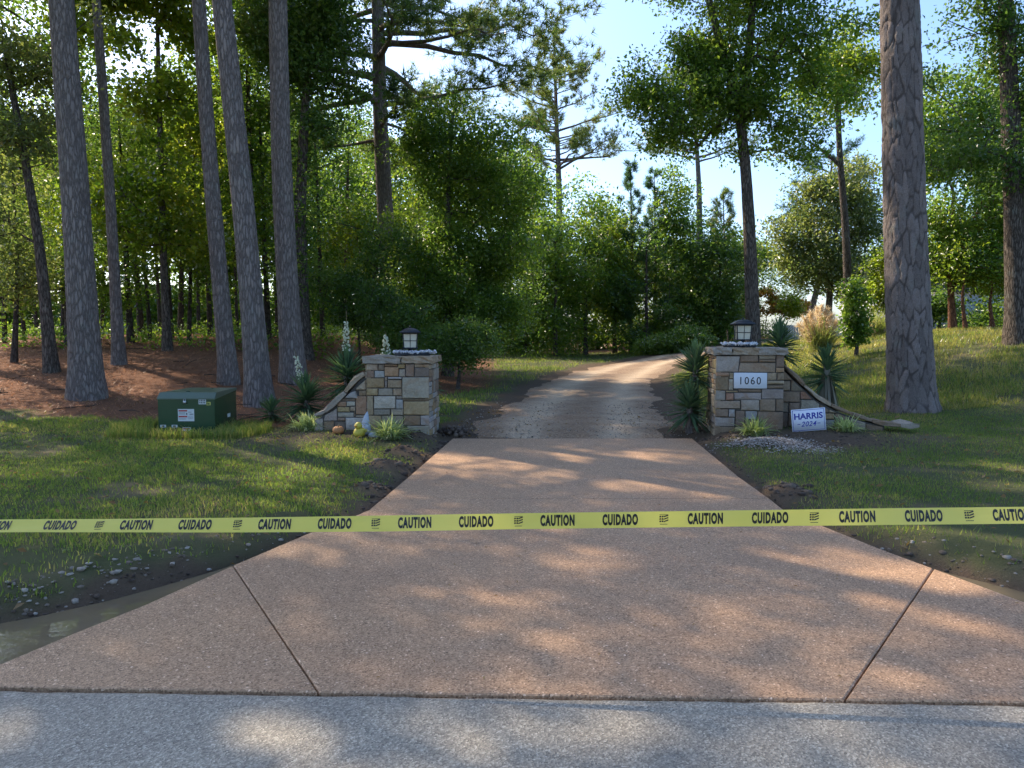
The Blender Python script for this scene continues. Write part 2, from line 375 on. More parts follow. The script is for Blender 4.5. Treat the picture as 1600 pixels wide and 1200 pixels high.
# driveway of exposed-aggregate concrete, cast in slabs with open joints
m, nt, ns, lk, b = mat('exposed_aggregate'); v = geo_pos(nt)
vo = N(nt, 'ShaderNodeTexVoronoi', i_Scale=120.0); lk.new(v, vo.inputs['Vector'])
cc = ramp(nt, [(0, (.10, .065, .042)), (.28, (.25, .172, .113)), (.62, (.355, .252, .168)), (.86, (.45, .33, .23)), (.95, (.66, .55, .44)), (1, (.82, .76, .68))], vo.outputs['Color'])
nb = noise(nt, .9, 5, v, .6); c = mixc(nt, 1.0, cc.outputs[0], ramp(nt, [(.25, (1.14, .96, .82)), (.72, (1.44, 1.22, 1.02))], nb.outputs[0]).outputs[0], 'MULTIPLY')
nst = noise(nt, 3.3, 6, v, .7); c = mixc(nt, ramp(nt, [(.6, (0, 0, 0)), (.8, (.35, .35, .35))], nst.outputs[0]).outputs[0], c, (.15, .11, .085))
lk.new(c, b.inputs['Base Color']); b.inputs['Roughness'].default_value = .62; b.inputs['Specular IOR Level'].default_value = .35
bump(nt, vo.outputs['Distance'], .5, .005, b)
M['aggregate'] = m
drv = bpy.data.objects.new('driveway', None); COL.objects.link(drv); drv['kind'] = 'structure'
drv['label'] = 'reddish exposed aggregate concrete driveway apron'
def slab(poly, shrink=.0045):
    poly = [Vector((p[0], p[1], 0)) for p in poly]; n = len(poly); ins = []
    cx = sum((p.x for p in poly)) / n; cyy = sum((p.y for p in poly)) / n
    area = sum(poly[i].x * poly[(i + 1) % n].y - poly[(i + 1) % n].x * poly[i].y for i in range(n)); sg = 1 if area > 0 else -1
    def offset(dist):
        out = []
        for i in range(n):
            a, b_, c_ = poly[i - 1], poly[i], poly[(i + 1) % n]
            n1 = Vector((-(b_ - a).y, (b_ - a).x, 0)).normalized() * sg; n2 = Vector((-(c_ - b_).y, (c_ - b_).x, 0)).normalized() * sg
            h = (n1 + n2).normalized(); out.append(b_ + h * dist / max(.35, h.dot(n1)))
        return out
    o1, o2 = offset(shrink), offset(shrink + .007)
    bm = bmesh.new()
    rings = [[bm.verts.new((p.x, p.y, z)) for p in o] for o, z in ((o1, -.13), (o1, -.006), (o2, 0.0))]
    for r0, r1 in zip(rings[:-1], rings[1:]):
        for i in range(n): bm.faces.new((r0[i], r0[(i + 1) % n], r1[(i + 1) % n], r1[i]))
    bm.faces.new(rings[2]); bmesh.ops.triangulate(bm, faces=[f for f in bm.faces if len(f.verts) > 4]); bmesh.ops.recalc_face_normals(bm, faces=bm.faces)
    me = bpy.data.meshes.new('slab'); bm.to_mesh(me); bm.free()
    return obj('slab', me, M['aggregate'], drv)
JL, JLb = onz(364, 883)[:2], onz(499, 1079)[:2]; JR, JRb = onz(1459, 888)[:2], onz(1316, 1089)[:2]
TL, TR_ = onz(597, 779)[:2], onz(1203, 779)[:2]
def onroad(x): return (float(x), float(road_y(x)))
slab([LE[0], LE[1], TL, TR_, RE[1], RE[0]])
slab([TL, LE[2], LE[3], LE[4], LE[5], JL, onroad(JLb[0]), onroad(JRb[0]), JR, RE[4], RE[3], RE[2], TR_])
slab([JL, LE[7], LE[8], LE[9], LE[10], onroad(JLb[0])])
slab([JR, onroad(JRb[0]), RE[8], RE[7], RE[6]])

# gravel drive
pc = np.array(PATH); u_ = np.concatenate([[0], np.cumsum(np.hypot(np.diff(pc[:, 0]), np.diff(pc[:, 1])))]); su = np.concatenate([np.arange(.35, 8, .07), np.arange(8, u_[-1], .22)])
ctr = np.stack([np.interp(su, u_, pc[:, k]) for k in range(3)], 1)
for _ in range(60): ctr[1:-1] = ctr[1:-1] * .5 + (ctr[:-2] + ctr[2:]) * .25
dv = np.gradient(ctr[:, :2], axis=0); dv /= np.linalg.norm(dv, axis=1)[:, None]; nrm = np.stack([dv[:, 1], -dv[:, 0]], 1)
uu = np.linspace(-1, 1, 45); ew = lambda sd_: ctr[:, 2] * .90 + 1.0 * (fbm(su * .9, su * 0 + sd_, 41, 5) - .5)
wl_, wr_ = ew(1.3), ew(9.7); WW = np.where(uu[None] < 0, wl_[:, None], wr_[:, None]) * uu[None]
PX = ctr[:, 0:1] + nrm[:, 0:1] * WW; PY = ctr[:, 1:2] + nrm[:, 1:2] * WW; PZ = T(PX, PY) + .034 + .03 * (fbm(PX * 3, PY * 3, 8) - .5) * (1 - np.abs(uu[None]) ** 6) - .05 * np.abs(uu[None]) ** 10 - .02 * (np.exp(-((np.abs(uu[None]) - .45) / .16) ** 2))
npx = len(uu); base = (np.arange(len(su) - 1)[:, None] * npx + np.arange(npx - 1)[None]).ravel(); inv = np.stack([base, base + 1, base + npx + 1, base + npx], 1); PV = np.stack([PX.ravel(), PY.ravel(), PZ.ravel()], 1)
m, nt, ns, lk, b = mat('drive_gravel'); v = geo_pos(nt)
n1 = noise(nt, 1.4, 5, v, .65); n2 = noise(nt, 60, 4, v, .7); vo = N(nt, 'ShaderNodeTexVoronoi', i_Scale=38.0); lk.new(v, vo.inputs['Vector'])
at_ = N(nt, 'ShaderNodeAttribute', attribute_name='rut')
sand = mixc(nt, vo.outputs['Color'], (.42, .295, .185), (.64, .48, .325)); rough_ = mixc(nt, vo.outputs['Color'], (.18, .105, .06), (.38, .25, .15))
ad = N(nt, 'ShaderNodeMath', operation='MULTIPLY_ADD', i_1=1.5, i_2=-.75); lk.new(n1.outputs[0], ad.inputs[0]); a2_ = N(nt, 'ShaderNodeMath', operation='ADD', use_clamp=True); lk.new(ad.outputs[0], a2_.inputs[0]); lk.new(at_.outputs['Fac'], a2_.inputs[1])
c = mixc(nt, a2_.outputs[0], rough_, sand); c = mixc(nt, 1.0, c, ramp(nt, [(.25, (.7, .7, .7)), (.75, (1.2, 1.2, 1.2))], n2.outputs[0]).outputs[0], 'MULTIPLY'); lk.new(c, b.inputs['Base Color']); b.inputs['Roughness'].default_value = .95
bump(nt, n2.outputs[0], .8, .02, b); M['gravel'] = m
gd_ = nmesh('gravel_drive', PV, quads=inv.reshape(-1, 4), smooth=True); rut = np.exp(-((np.abs(uu) - .48) / .24) ** 2)[None] * .95 + 0 * PX
at = gd_.attributes.new('rut', 'FLOAT', 'POINT'); at.data.foreach_set('value', rut.ravel().astype(np.float32)); obj('gravel_drive', gd_, m, kind='structure')

# muddy water in the ditches
m, nt, ns, lk, b = mat('muddy_water'); v = geo_pos(nt)
n1 = noise(nt, 1.6, 4, v); c = mixc(nt, n1.outputs[0], (.13, .098, .058), (.22, .17, .105)); lk.new(c, b.inputs['Base Color'])
b.inputs['Roughness'].default_value = .03; b.inputs['IOR'].default_value = 1.33; n2 = noise(nt, 9, 2, v); bump(nt, n2.outputs[0], .12, .02, b); M['water'] = m
def sheet(name, poly, z, mt):
    bm = bmesh.new(); bm.faces.new([bm.verts.new((p[0], p[1], z)) for p in poly]); bmesh.ops.triangulate(bm, faces=bm.faces); bmesh.ops.recalc_face_normals(bm, faces=bm.faces)
    me = bpy.data.meshes.new(name); bm.to_mesh(me); bm.free(); return obj(name, me, mt, kind='structure')
def grow(poly, d):
    c = np.mean(np.array([list(p) for p in poly]), 0)
    return [tuple(np.array(p) + (np.array(p) - c) / np.linalg.norm(np.array(p) - c) * d) for p in poly]
sheet('ditch_water', WATER_L, -.075, m)
sheet('ditch_water', WATER_R, -.075, m)

# ================================================================== TREES
DENS = 1.3
def holes(C, g, amt):
    n = vnoise(C[:, 0] * .55 + C[:, 2] * .31 + 50, C[:, 2] * .62 + C[:, 1] * .37 + 50, int(g.integers(1e6))); return C[n > amt]
def unit(a): return a / (np.linalg.norm(a, axis=-1, keepdims=True) + 1e-9)
def leaf_arrays(P, size, g, up=.55, droop=.25, wide=.55):
    n = len(P); L = size * g.uniform(.6, 1.35, n)[:, None]
    nrm = unit(g.normal(size=(n, 3)) * .75 + np.array([0, 0, up])); t = unit(np.cross(nrm, g.normal(size=(n, 3))))
    t = unit(t - np.array([0, 0, droop])); bn = unit(np.cross(nrm, t)); nrm = np.cross(t, bn)
    W = L * wide * .5
    V = np.stack([P, P + t * L * .45 + bn * W + nrm * L * .10, P + t * L - nrm * L * .08, P + t * L * .45 - bn * W + nrm * L * .10], 1).reshape(-1, 3)
    i = np.arange(n)[:, None] * 4
    return V, np.concatenate([i + np.array([[0, 1, 2]]), i + np.array([[0, 2, 3]])], 1).reshape(-1, 3)
def cluster_points(C, n, spread, g, flat=.7):
    P = np.repeat(C, n, 0); r = g.normal(size=P.shape) * spread * np.array([1, 1, flat])
    return P + r
def tuft_arrays(P, D, k, length, width, g):
    n = len(P); Pn = np.repeat(P, k, 0); Dn = np.repeat(D, k, 0)
    d = unit(Dn * .75 + unit(g.normal(size=Pn.shape)) * .95); L = length * g.uniform(.7, 1.2, len(Pn))[:, None]
    s = unit(np.cross(d, g.normal(size=d.shape))) * width * .5
    st = Pn - np.repeat(D, k, 0) * g.uniform(0, .12, len(Pn))[:, None]
    V = np.stack([st - s, st + s, st + d * L], 1).reshape(-1, 3)
    return V, np.arange(len(V)).reshape(-1, 3)
def in_ellipsoids(ells, n, g, shell=.55):
    vol = np.array([e[3] * e[4] * e[5] for e in ells]); cnt = np.maximum(3, (n * vol ** .75 / (vol ** .75).sum()).astype(int)); out = []
    for e, c in zip(ells, cnt):
        d = unit(g.normal(size=(c, 3))); r = g.uniform(shell ** 3, 1, c) ** (1 / 3) * (.58 + .75 * vnoise(d[:, 0] * 2.2 + 9, d[:, 2] * 2.2 + d[:, 1] * 1.7 + 9, int(g.integers(1e6))))
        out.append(np.array(e[:3]) + d * r[:, None] * np.array(e[3:]))
    return np.concatenate(out)
def skeleton(trunk, rad, targets, g, tip=.012, sag=.06):
    """greedy branching: every target grows from the nearest wood already there"""
    nodes = [np.array(p) for p in trunk]; par = [-1] + list(range(len(trunk) - 1)); nt0 = len(trunk)
    A = np.zeros((len(targets) * 8 + nt0, 3)); A[:nt0] = trunk; cnt = nt0
    axis = np.array(trunk)
    order = np.argsort([np.min(np.linalg.norm(axis - t, axis=1)) for t in targets])
    for oi in order:
        t = targets[oi]; d = A[:cnt] - t
        cost = np.linalg.norm(d, axis=1) + .55 * np.maximum(0, d[:, 2] + .1) + np.where(np.arange(cnt) < max(2, nt0 // 4), 3, 0)
        j = int(np.argmin(cost)); p0 = A[j].copy(); ln = np.linalg.norm(t - p0)
        k = int(np.clip(ln / .8, 1, 5)); prev = j
        for q in range(1, k + 1):
            f = q / k; p = p0 + (t - p0) * f + np.array([0, 0, sag * ln * math.sin(math.pi * f)]) + g.normal(size=3) * .05 * ln * (f < 1)
            A[cnt] = p; par.append(prev); prev = cnt; cnt += 1
    par = np.array(par); w = np.zeros(cnt); ch = np.zeros(cnt, int)
    for i in range(cnt - 1, 0, -1):
        if ch[i] == 0: w[i] = max(w[i], 1)
        w[par[i]] += w[i]; ch[par[i]] += 1
    r = np.minimum(tip * np.maximum(w, 1) ** .46, rad * .62)
    return A[:cnt], par, r, nt0
def limbs_mesh(A, par, r, nt0, n=4):
    i = np.arange(nt0, len(A)); p = par[i]; P0 = A[p]; P1 = A[i]; r0 = np.minimum(r[p], r[i] * 1.5); r1 = r[i]
    d = unit(P1 - P0); ref = np.where(np.abs(d[:, :1]) < .8, np.array([[1., 0, 0]]), np.array([[0, 1., 0]]))
    u = unit(np.cross(d, ref)); v = np.cross(d, u); a = np.arange(n) * 2 * math.pi / n
    ring = u[:, None] * np.cos(a)[None, :, None] + v[:, None] * np.sin(a)[None, :, None]
    V = np.concatenate([P0[:, None] - d[:, None] * r0[:, None, None] * .3 + ring * r0[:, None, None], P1[:, None] + ring * r1[:, None, None]], 1).reshape(-1, 3)
    b = np.arange(len(i))[:, None] * 2 * n; j = np.arange(n)[None]; k = (j + 1) % n
    Q = np.stack([b + j, b + k, b + n + k, b + n + j], -1).reshape(-1, 4)
    return V, Q
def trunk_path(pts, n=14):
    pts = np.array(pts, float); s = np.concatenate([[0], np.cumsum(np.linalg.norm(np.diff(pts, axis=0), axis=1))]); t = np.linspace(0, s[-1], n)
    P = np.stack([np.interp(t, s, pts[:, k]) for k in range(3)], 1)
    for _ in range(2): P[1:-1] = P[1:-1] * .5 + (P[:-2] + P[2:]) * .25
    return P
def trunk_mesh(P, r0, r1, n=14, flare=.45, seed=0, rough=.05, detail=1, fh=.55):
    m_ = len(P) * 3 * detail; s = np.linspace(0, 1, len(P)); t = np.linspace(0, 1, m_)
    t = t ** 1.25
    Q = np.stack([np.interp(t, s, P[:, k]) for k in range(3)], 1); h = np.linalg.norm(Q - Q[0], axis=1)
    r = (r0 + (r1 - r0) * t) * (1 + flare * np.exp(-h / fh))
    V, F_ = tube(Q, r, n)
    V = V.reshape(m_, n, 3); a = np.arange(n) * 2 * math.pi / n
    w_ = 1 + rough * 2 * (fbm(np.cos(a)[None] * 2 + 7 + 0 * h[:, None], np.sin(a)[None] * 2 + h[:, None] * 1.1, seed) - .5)
    w_ = w_ + .25 * np.exp(-h / .3)[:, None] * (fbm(np.cos(a)[None] * 3 + 3, np.sin(a)[None] * 3 + 5, seed + 3) - .5)
    V = Q[:, None] + (V - Q[:, None]) * w_[..., None]
    V[0, :, 2] -= .25
    return V.reshape(-1, 3), F_
def finish_tree(root, o, trunkVF, limbVF, crown, bark, leaf, kindname='crown'):
    obj('trunk', nmesh('trunk', trunkVF[0] - o, quads=trunkVF[1], smooth=True), bark, root)
    if limbVF is not None and len(limbVF[0]): obj('limbs', nmesh('limbs', limbVF[0] - o, quads=limbVF[1], smooth=True), bark, root, kind='stuff')
    if crown is not None:
        V, F_ = crown; k = F_.shape[1]
        c = obj(kindname, nmesh(kindname, V - o, tris=F_ if k == 3 else None, quads=F_ if k == 4 else None), leaf, root); c['kind'] = 'stuff'
def E(px, py, rx, ry, y, rd=None):
    c = ony(px, py, y); s = y / F
    return (*c, rx * s, (rd or rx * .8) * s, ry * s)
def broadleaf(name, label, cat, pts, r0, r1, ells, nclus, nleaf, size, leaf, seed, bark='oak_bark', spread=.45, group=None, shell=.5, up=.55, wide=.55, flat=.6, forks=(), gap=.34):
    g = np.random.default_rng(seed); pts = np.array(pts, float); o = pts[0].copy()
    root = thing(name, o, label, cat, group); P = trunk_path(pts)
    tv, tf = trunk_mesh(P, r0, r1, seed=seed)
    for fp, fa, fb in forks:
        FP = trunk_path(fp, 8); v2, f2 = tube(FP, np.linspace(fa, fb, len(FP)), 10); tf = np.concatenate([tf, f2 + len(tv)]); tv = np.concatenate([tv, v2])
    C = in_ellipsoids(ells, nclus, g, shell); C = holes(C[C[:, 2] > T(C[:, 0], C[:, 1]) + .15], g, gap)
    base = np.concatenate([P] + [trunk_path(fp, 8) for fp, _, _ in forks])
    A, par, r, n0 = skeleton(base, r0, C, g)
    L = limbs_mesh(A, par, r, n0)
    pts_ = cluster_points(C, int(nleaf * DENS), spread * .8, g, flat); keep = pts_[:, 2] > .1; pts_ = pts_[keep]
    finish_tree(root, o, (tv, tf), L, leaf_arrays(pts_, size * 1.18, g, up, wide=wide), M[bark], M[leaf])
    return root
def pine_crown(P, rtop, h0, h1, nb, lmax, g, droop=.0, per=9, k=13, nl=.26, nw=.018, prof=None, updir=.25, sec=5):
    """whorled boughs along the trunk polyline P between heights h0 and h1"""
    hs = P[:, 2]; branches = []; tufts = []; dirs = []
    for i in range(nb):
        f = (i + g.uniform(0, .9)) / nb; h = h0 + (h1 - h0) * f; c = np.array([np.interp(h, hs, P[:, q]) for q in range(3)])
        a = g.uniform(0, 2 * math.pi); L = lmax * ((prof(f)) if prof else (1 - .75 * f) * (.55 + .45 * min(1, f * 5))) * g.uniform(.65, 1.15)
        e = updir * (.2 + f) + g.uniform(-.15, .2) - droop * (1 - f); d = np.array([math.cos(a), math.sin(a), e])
        t = np.linspace(0, 1, 8)[:, None]; bend = np.array([g.normal() * .12, g.normal() * .12, .12 - droop * .3])
        path = c + d * L * t + bend * L * (t ** 2) + g.normal(size=(8, 3)) * .03 * L * t
        rb = np.linspace(max(.018, .022 * L), .008, 8); branches.append(tube(path, rb, 5))
        for q in range(max(2, int(sec * L / lmax * 1.6))):
            s = g.uniform(.35, 1.0); b0 = np.array([np.interp(s, t[:, 0], path[:, z]) for z in range(3)])
            sd_ = unit(d * .8 + np.array([g.normal() * .7, g.normal() * .7, g.normal() * .3 + .25])); sl = L * g.uniform(.12, .3) + .15
            tt = np.linspace(0, 1, 3)[:, None]; sp = b0 + sd_ * sl * tt + np.array([0, 0, .15 * sl]) * tt ** 2
            branches.append(tube(sp, np.linspace(.012, .006, 3), 3))
            m_ = per; s2 = g.uniform(.25, 1.05, m_)[:, None]
            tp = b0 + sd_ * sl * s2 + np.array([0, 0, .15 * sl]) * s2 ** 2 + g.normal(size=(m_, 3)) * (.05 + .022 * L)
            tufts.append(tp); dirs.append(unit(np.repeat(sd_[None], m_, 0) + g.normal(size=(m_, 3)) * .35 + np.array([0, 0, .35])))
    Vb, Qb, off = [], [], 0
    for v_, q_ in branches: Vb.append(v_); Qb.append(q_ + off); off += len(v_)
    tp = np.concatenate(tufts); dd = np.concatenate(dirs)
    return (np.concatenate(Vb), np.concatenate(Qb)), tuft_arrays(tp, dd, k, nl, nw, g)
def pine(name, label, pts, r0, r1, h0, nb, lmax, seed, leaf='needle', bark='pine_bark', group=None, detail=1, tn=14, **kw):
    g = np.random.default_rng(seed); pts = np.array(pts, float); o = pts[0].copy(); root = thing(name, o, label, 'pine tree', group)
    P = trunk_path(pts, 18); tv = trunk_mesh(P, r0, r1, n=tn, seed=seed, detail=detail)
    L, C = pine_crown(P, r1, h0, P[-1][2] - .1, nb, lmax, g, **kw)
    finish_tree(root, o, tv, L, C, M[bark], M[leaf]); return root
def up_line(pix, base, height, y=None):
    """waypoints (px,py) of a trunk at the depth of its base, carried on to the given height"""
    y = base[1] if y is None else y
    pts = [np.array(base)] + [ony(px, py, y) for px, py in pix]; d = unit(pts[-1] - pts[-2])
    while pts[-1][2] < base[2] + height: pts.append(pts[-1] + (d * .7 + np.array([0, 0, .3])) * 2.0 / .9)
    return pts

# ---- the tall pines of the left wood
b = G(137, 622)
pine('pine_tree', 'tall pine with flared foot, leftmost thick trunk beside the lawn', up_line([(118, 300), (95, 0)], b, 23), .29, .10, b[2] + 12.5, 64, 5.0, 101, per=14)
b = GD(186, 20.5)
pine('pine_tree', 'thin dark pine just behind the leftmost thick pine trunk', up_line([(172, 300), (150, 0)], b, 19), .15, .06, b[2] + 11.5, 40, 3.6, 102, per=11)
b = G(358, 600)
pine('pine_tree', 'slim straight pine behind the green utility box', up_line([(327, 250), (310, 0)], b, 21), .20, .07, b[2] + 10.8, 60, 4.6, 103, per=14)
b = G(406, 634)
pine('pine_tree', 'tall pine leaning left, right of the green utility box', up_line([(380, 300), (345, 0)], b, 24), .235, .08, b[2] + 12.2, 66, 5.2, 104, per=14)
b = GD(458, 19.0)
pine('pine_tree', 'thick reddish-grey pine behind the yucca with white flowers', up_line([(440, 300), (434, 0)], b, 24), .28, .10, b[2] + 11.2, 66, 5.0, 105, per=14)
b = GD(612, 29)
pine('pine_tree', 'tall dark pine with long drooping boughs beside the leafy tree', up_line([(606, 400), (594, 200), (590, 0)], b, 22), .36, .12, b[2] + 8.0, 58, 7.0, 107, droop=.25, per=13, k=15, nl=.32, nw=.03,
     prof=lambda f: (.5 if f < .1 else 1 - .5 * f), sec=10)

for tx, ty, H_, sd_, lab in ((-13.0, 13.4, 23, 108, 'unseen pine added beyond the left border for shade, nearer one'), (-17.0, 17.5, 22, 109, 'unseen pine added beyond the left border for shade, farther one')):  # unseen pines added so their crowns shade the driveway and road
    b = np.array([tx, ty, Tz(tx, ty)]); pine('pine_tree', lab, [b, b + np.array([.1, .1, H_ * .5]), b + np.array([-.2, .2, H_])], .26, .08, b[2] + 10, 58, 5.2, sd_, per=13)
# ---- leaning and leafy trees of the left wood
b = GD(80, 19)
broadleaf('leaning_tree', 'crooked tree leaning left at the edge of the wood', 'tree', [b, ony(62, 380, 19), ony(30, 200, 19), ony(5, 60, 19)], .15, .06,
          [E(30, 180, 80, 120, 19), E(20, 330, 60, 60, 19), E(70, 60, 90, 80, 19)], 150, 70, .11, 'leaf_grey', 201, spread=.4)
b = GD(474, 24)
broadleaf('vine_covered_tree', 'dark vine-covered tree behind the thick reddish pine', 'tree', [b, ony(468, 330, 24), ony(478, 150, 24), ony(486, 20, 24)], .25, .08,
          [E(505, 130, 60, 110, 24), E(440, 60, 70, 70, 24), E(470, 320, 22, 150, 24), E(520, 20, 60, 40, 24)], 190, 80, .12, 'leaf_dark', 202, spread=.4)
b = GD(262, 24)
broadleaf('sweetgum_tree', 'leafy yellow-green tree in the middle of the left wood', 'tree', [b, ony(255, 400, 24), ony(250, 200, 24), ony(245, 0, 24)], .13, .05,
          [E(240, 60, 110, 100, 24), E(270, 190, 75, 90, 24), E(200, 320, 80, 70, 24), E(300, 360, 60, 70, 24), E(280, -120, 130, 110, 24), E(170, -60, 120, 110, 24), E(330, -260, 150, 110, 24)], 420, 85, .13, 'leaf_yellow', 203, wide=.8)
b = GD(110, 26)
broadleaf('wood_tree', 'bushy grey-green tree behind the leftmost pine trunk', 'tree', [b, ony(105, 400, 26), ony(110, 150, 26)], .14, .05,
          [E(90, 120, 90, 110, 26), E(50, 400, 90, 80, 26), E(150, 300, 60, 120, 26), E(100, -60, 120, 90, 26), E(180, 430, 70, 50, 26), E(60, -200, 150, 110, 26)], 340, 80, .12, 'leaf_mid', 204, wide=.7)
b = GD(395, 28)
broadleaf('wood_tree', 'green leafy tree showing between the slim pine and the leaning pine', 'tree', [b, ony(392, 300, 28), ony(385, 60, 28)], .16, .06,
          [E(370, 130, 90, 110, 28), E(410, 300, 60, 90, 28), E(420, 450, 70, 70, 28), E(350, 430, 60, 50, 28), E(380, -60, 110, 90, 28), E(440, -200, 150, 110, 28), E(470, 40, 70, 60, 28)], 370, 80, .12, 'leaf_mid', 205, wide=.7)
b = GD(22, 21)
broadleaf('wood_tree', 'thin bare-stemmed tree at the left border of the picture', 'tree', [b, ony(28, 420, 21), ony(18, 250, 21)], .07, .03,
          [E(20, 430, 60, 60, 21), E(5, 300, 50, 70, 21)], 60, 70, .10, 'leaf_grey', 206, bark='thin_bark')
for (tx, ty, hh0, lab, sd_) in ((-15.5, 21.5, 19, 'unseen leafy tree added beyond the left border to shade the lawn', 208), (-12.3, 16.3, 18, 'unseen leafy tree added beyond the left border to shade the driveway', 209), (-13.2, 14.6, 21, 'tallest unseen leafy tree, added beyond the left border for shade', 212)):  # unseen trees put in to cast shade on the lawn and driveway
    b = np.array([tx, ty, Tz(tx, ty)]); broadleaf('wood_tree', lab, 'tree', [b, b + np.array([.3, 0, hh0 * .4]), b + np.array([.1, .2, hh0 * .75])], .22, .07,
        [(tx, ty, b[2] + hh0 * .8, 3.4, 3.4, 3.2), (tx + 2.2, ty - 1.5, b[2] + hh0 * .6, 2.6, 2.6, 2.2), (tx - 2, ty + 1, b[2] + hh0 * .62, 2.6, 2.6, 2.4), (tx + 1, ty - 2, b[2] + hh0 * .42, 2.2, 2.2, 1.6)], 170, 52, .15, 'leaf_mid', sd_, spread=.5, wide=.7, gap=.46)
# slender trunks deep in the wood, alike
protos = []
for k in range(4):
    g = np.random.default_rng(300 + k); H = 8 + k * .8; lean = g.normal(size=2) * .5
    pts = np.array([[0, 0, 0], [lean[0] * .3, lean[1] * .3, H * .35], [lean[0] * .8, lean[1] * .5, H * .7], [lean[0] * 1.2, lean[1], H]])
    P = trunk_path(pts, 8); tv = trunk_mesh(P, .075 + .02 * k, .03, n=8, seed=k, flare=.3)
    C = in_ellipsoids([(lean[0], lean[1], H * .85, 1.9, 1.9, 2.2), (0, 0, H * .52, 1.5, 1.5, 1.1)], 75, g, .3)
    A, par, r, n0 = skeleton(P, .06, C, g, tip=.007); lm = limbs_mesh(A, par, r, n0, 4)
    lv = leaf_arrays(cluster_points(C, 85, .45, g), .12, g, wide=.7)
    protos.append((nmesh('trunk', *[tv[0]], quads=tv[1], smooth=True), nmesh('limbs', lm[0], quads=lm[1]), nmesh('crown', lv[0], tris=lv[1])))
    protos[-1][0].materials.append(M['thin_bark']); protos[-1][1].materials.append(M['thin_bark']); protos[-1][2].materials.append(M[['leaf_mid', 'leaf_yellow', 'leaf_dark', 'leaf_mid'][k]])
g = np.random.default_rng(31)
ORD = 'first second third fourth fifth sixth seventh eighth ninth tenth eleventh twelfth thirteenth fourteenth fifteenth sixteenth seventeenth eighteenth nineteenth twentieth twenty-first'.split()
SPX = [40, 60, 205, 222, 236, 252, 268, 283, 296, 312, 330, 345, 372, 388, 420, 436, 160, 100, 505, 540, 8]
for i, px in enumerate(SPX):
    d = [30, 36, 27, 33, 29, 38, 31, 35, 28, 40, 34, 30, 37, 32, 29, 36, 34, 31, 34, 37, 27][i]; b = GD(px, d)
    t = thing('slender_tree', b, '%s slender trunk from the left deep in the wood' % ORD[sorted(SPX).index(px)], 'tree', 'slender trees deep in the left wood', g.uniform(0, 6.28)); t.scale = (1, 1, g.uniform(.85, 1.25))
    for nm, me in zip(('trunk', 'limbs', 'crown'), protos[i % 4]): obj(nm, me, None, t, kind='stuff' if nm != 'trunk' else None)

# ---- the middle: broad tree, thicket, young pines, far pines
b = GD(700, 27)
broadleaf('broad_leafy_tree', 'broad dark leafy tree in the middle, left of the gravel drive', 'tree', [b, ony(698, 400, 27), ony(702, 250, 27), ony(708, 180, 27)], .17, .05,
          [E(705, 240, 85, 80, 27), E(775, 280, 75, 90, 27), E(665, 370, 70, 90, 27), E(790, 420, 65, 110, 27), E(720, 430, 90, 90, 27), E(660, 480, 60, 70, 27), E(770, 500, 80, 50, 27)],
          520, 118, .105, 'leaf_mid', 210, gap=.34, spread=.44, shell=.3)
def shrub(label, px, y, blobs, leaf, seed, ncl=70, nl=70, size=.09, name='shrub', group=None, spread=.3):
    b = GD(px, y); return broadleaf(name, label, 'shrub' if name == 'shrub' else 'tree', [b, b + np.array([.05, 0, .5]), b + np.array([0, .05, 1.1])], .05, .02, [E(*q, y) for q in blobs], ncl, nl, size, leaf, seed, bark='thin_bark', group=group, spread=spread, shell=.25)
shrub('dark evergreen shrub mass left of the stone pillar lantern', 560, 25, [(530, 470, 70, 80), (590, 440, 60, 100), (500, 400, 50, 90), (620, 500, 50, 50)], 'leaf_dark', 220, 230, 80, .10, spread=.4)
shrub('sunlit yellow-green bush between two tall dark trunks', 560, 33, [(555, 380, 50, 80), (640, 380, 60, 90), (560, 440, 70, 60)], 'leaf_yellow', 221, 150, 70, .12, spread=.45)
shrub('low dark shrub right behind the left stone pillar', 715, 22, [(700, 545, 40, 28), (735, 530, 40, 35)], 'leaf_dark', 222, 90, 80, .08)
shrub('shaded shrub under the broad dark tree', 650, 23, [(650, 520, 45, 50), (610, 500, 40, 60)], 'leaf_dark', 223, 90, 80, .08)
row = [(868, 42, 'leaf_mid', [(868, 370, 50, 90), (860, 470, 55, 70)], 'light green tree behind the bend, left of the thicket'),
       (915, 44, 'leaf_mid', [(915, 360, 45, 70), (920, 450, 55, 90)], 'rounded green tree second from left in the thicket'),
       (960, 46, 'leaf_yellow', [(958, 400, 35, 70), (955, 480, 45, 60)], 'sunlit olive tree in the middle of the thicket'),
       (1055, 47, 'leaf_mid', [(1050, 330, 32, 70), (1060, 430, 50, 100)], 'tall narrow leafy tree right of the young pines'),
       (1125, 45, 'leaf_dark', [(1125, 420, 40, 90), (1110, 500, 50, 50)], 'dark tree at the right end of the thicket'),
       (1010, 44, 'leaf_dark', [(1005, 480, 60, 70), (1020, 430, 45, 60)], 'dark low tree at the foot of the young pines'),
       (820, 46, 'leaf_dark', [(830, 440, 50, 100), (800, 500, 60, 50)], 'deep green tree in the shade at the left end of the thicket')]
for i, (px, y, lf, blobs, lab) in enumerate(row):
    b = GD(px, y); broadleaf('thicket_tree', lab, 'tree', [b, ony(px, 480, y), ony(px, 380, y)], .12, .04, [E(*q, y) for q in blobs], 150, 70, .17, lf, 230 + i, spread=.6, shell=.3, bark='thin_bark')
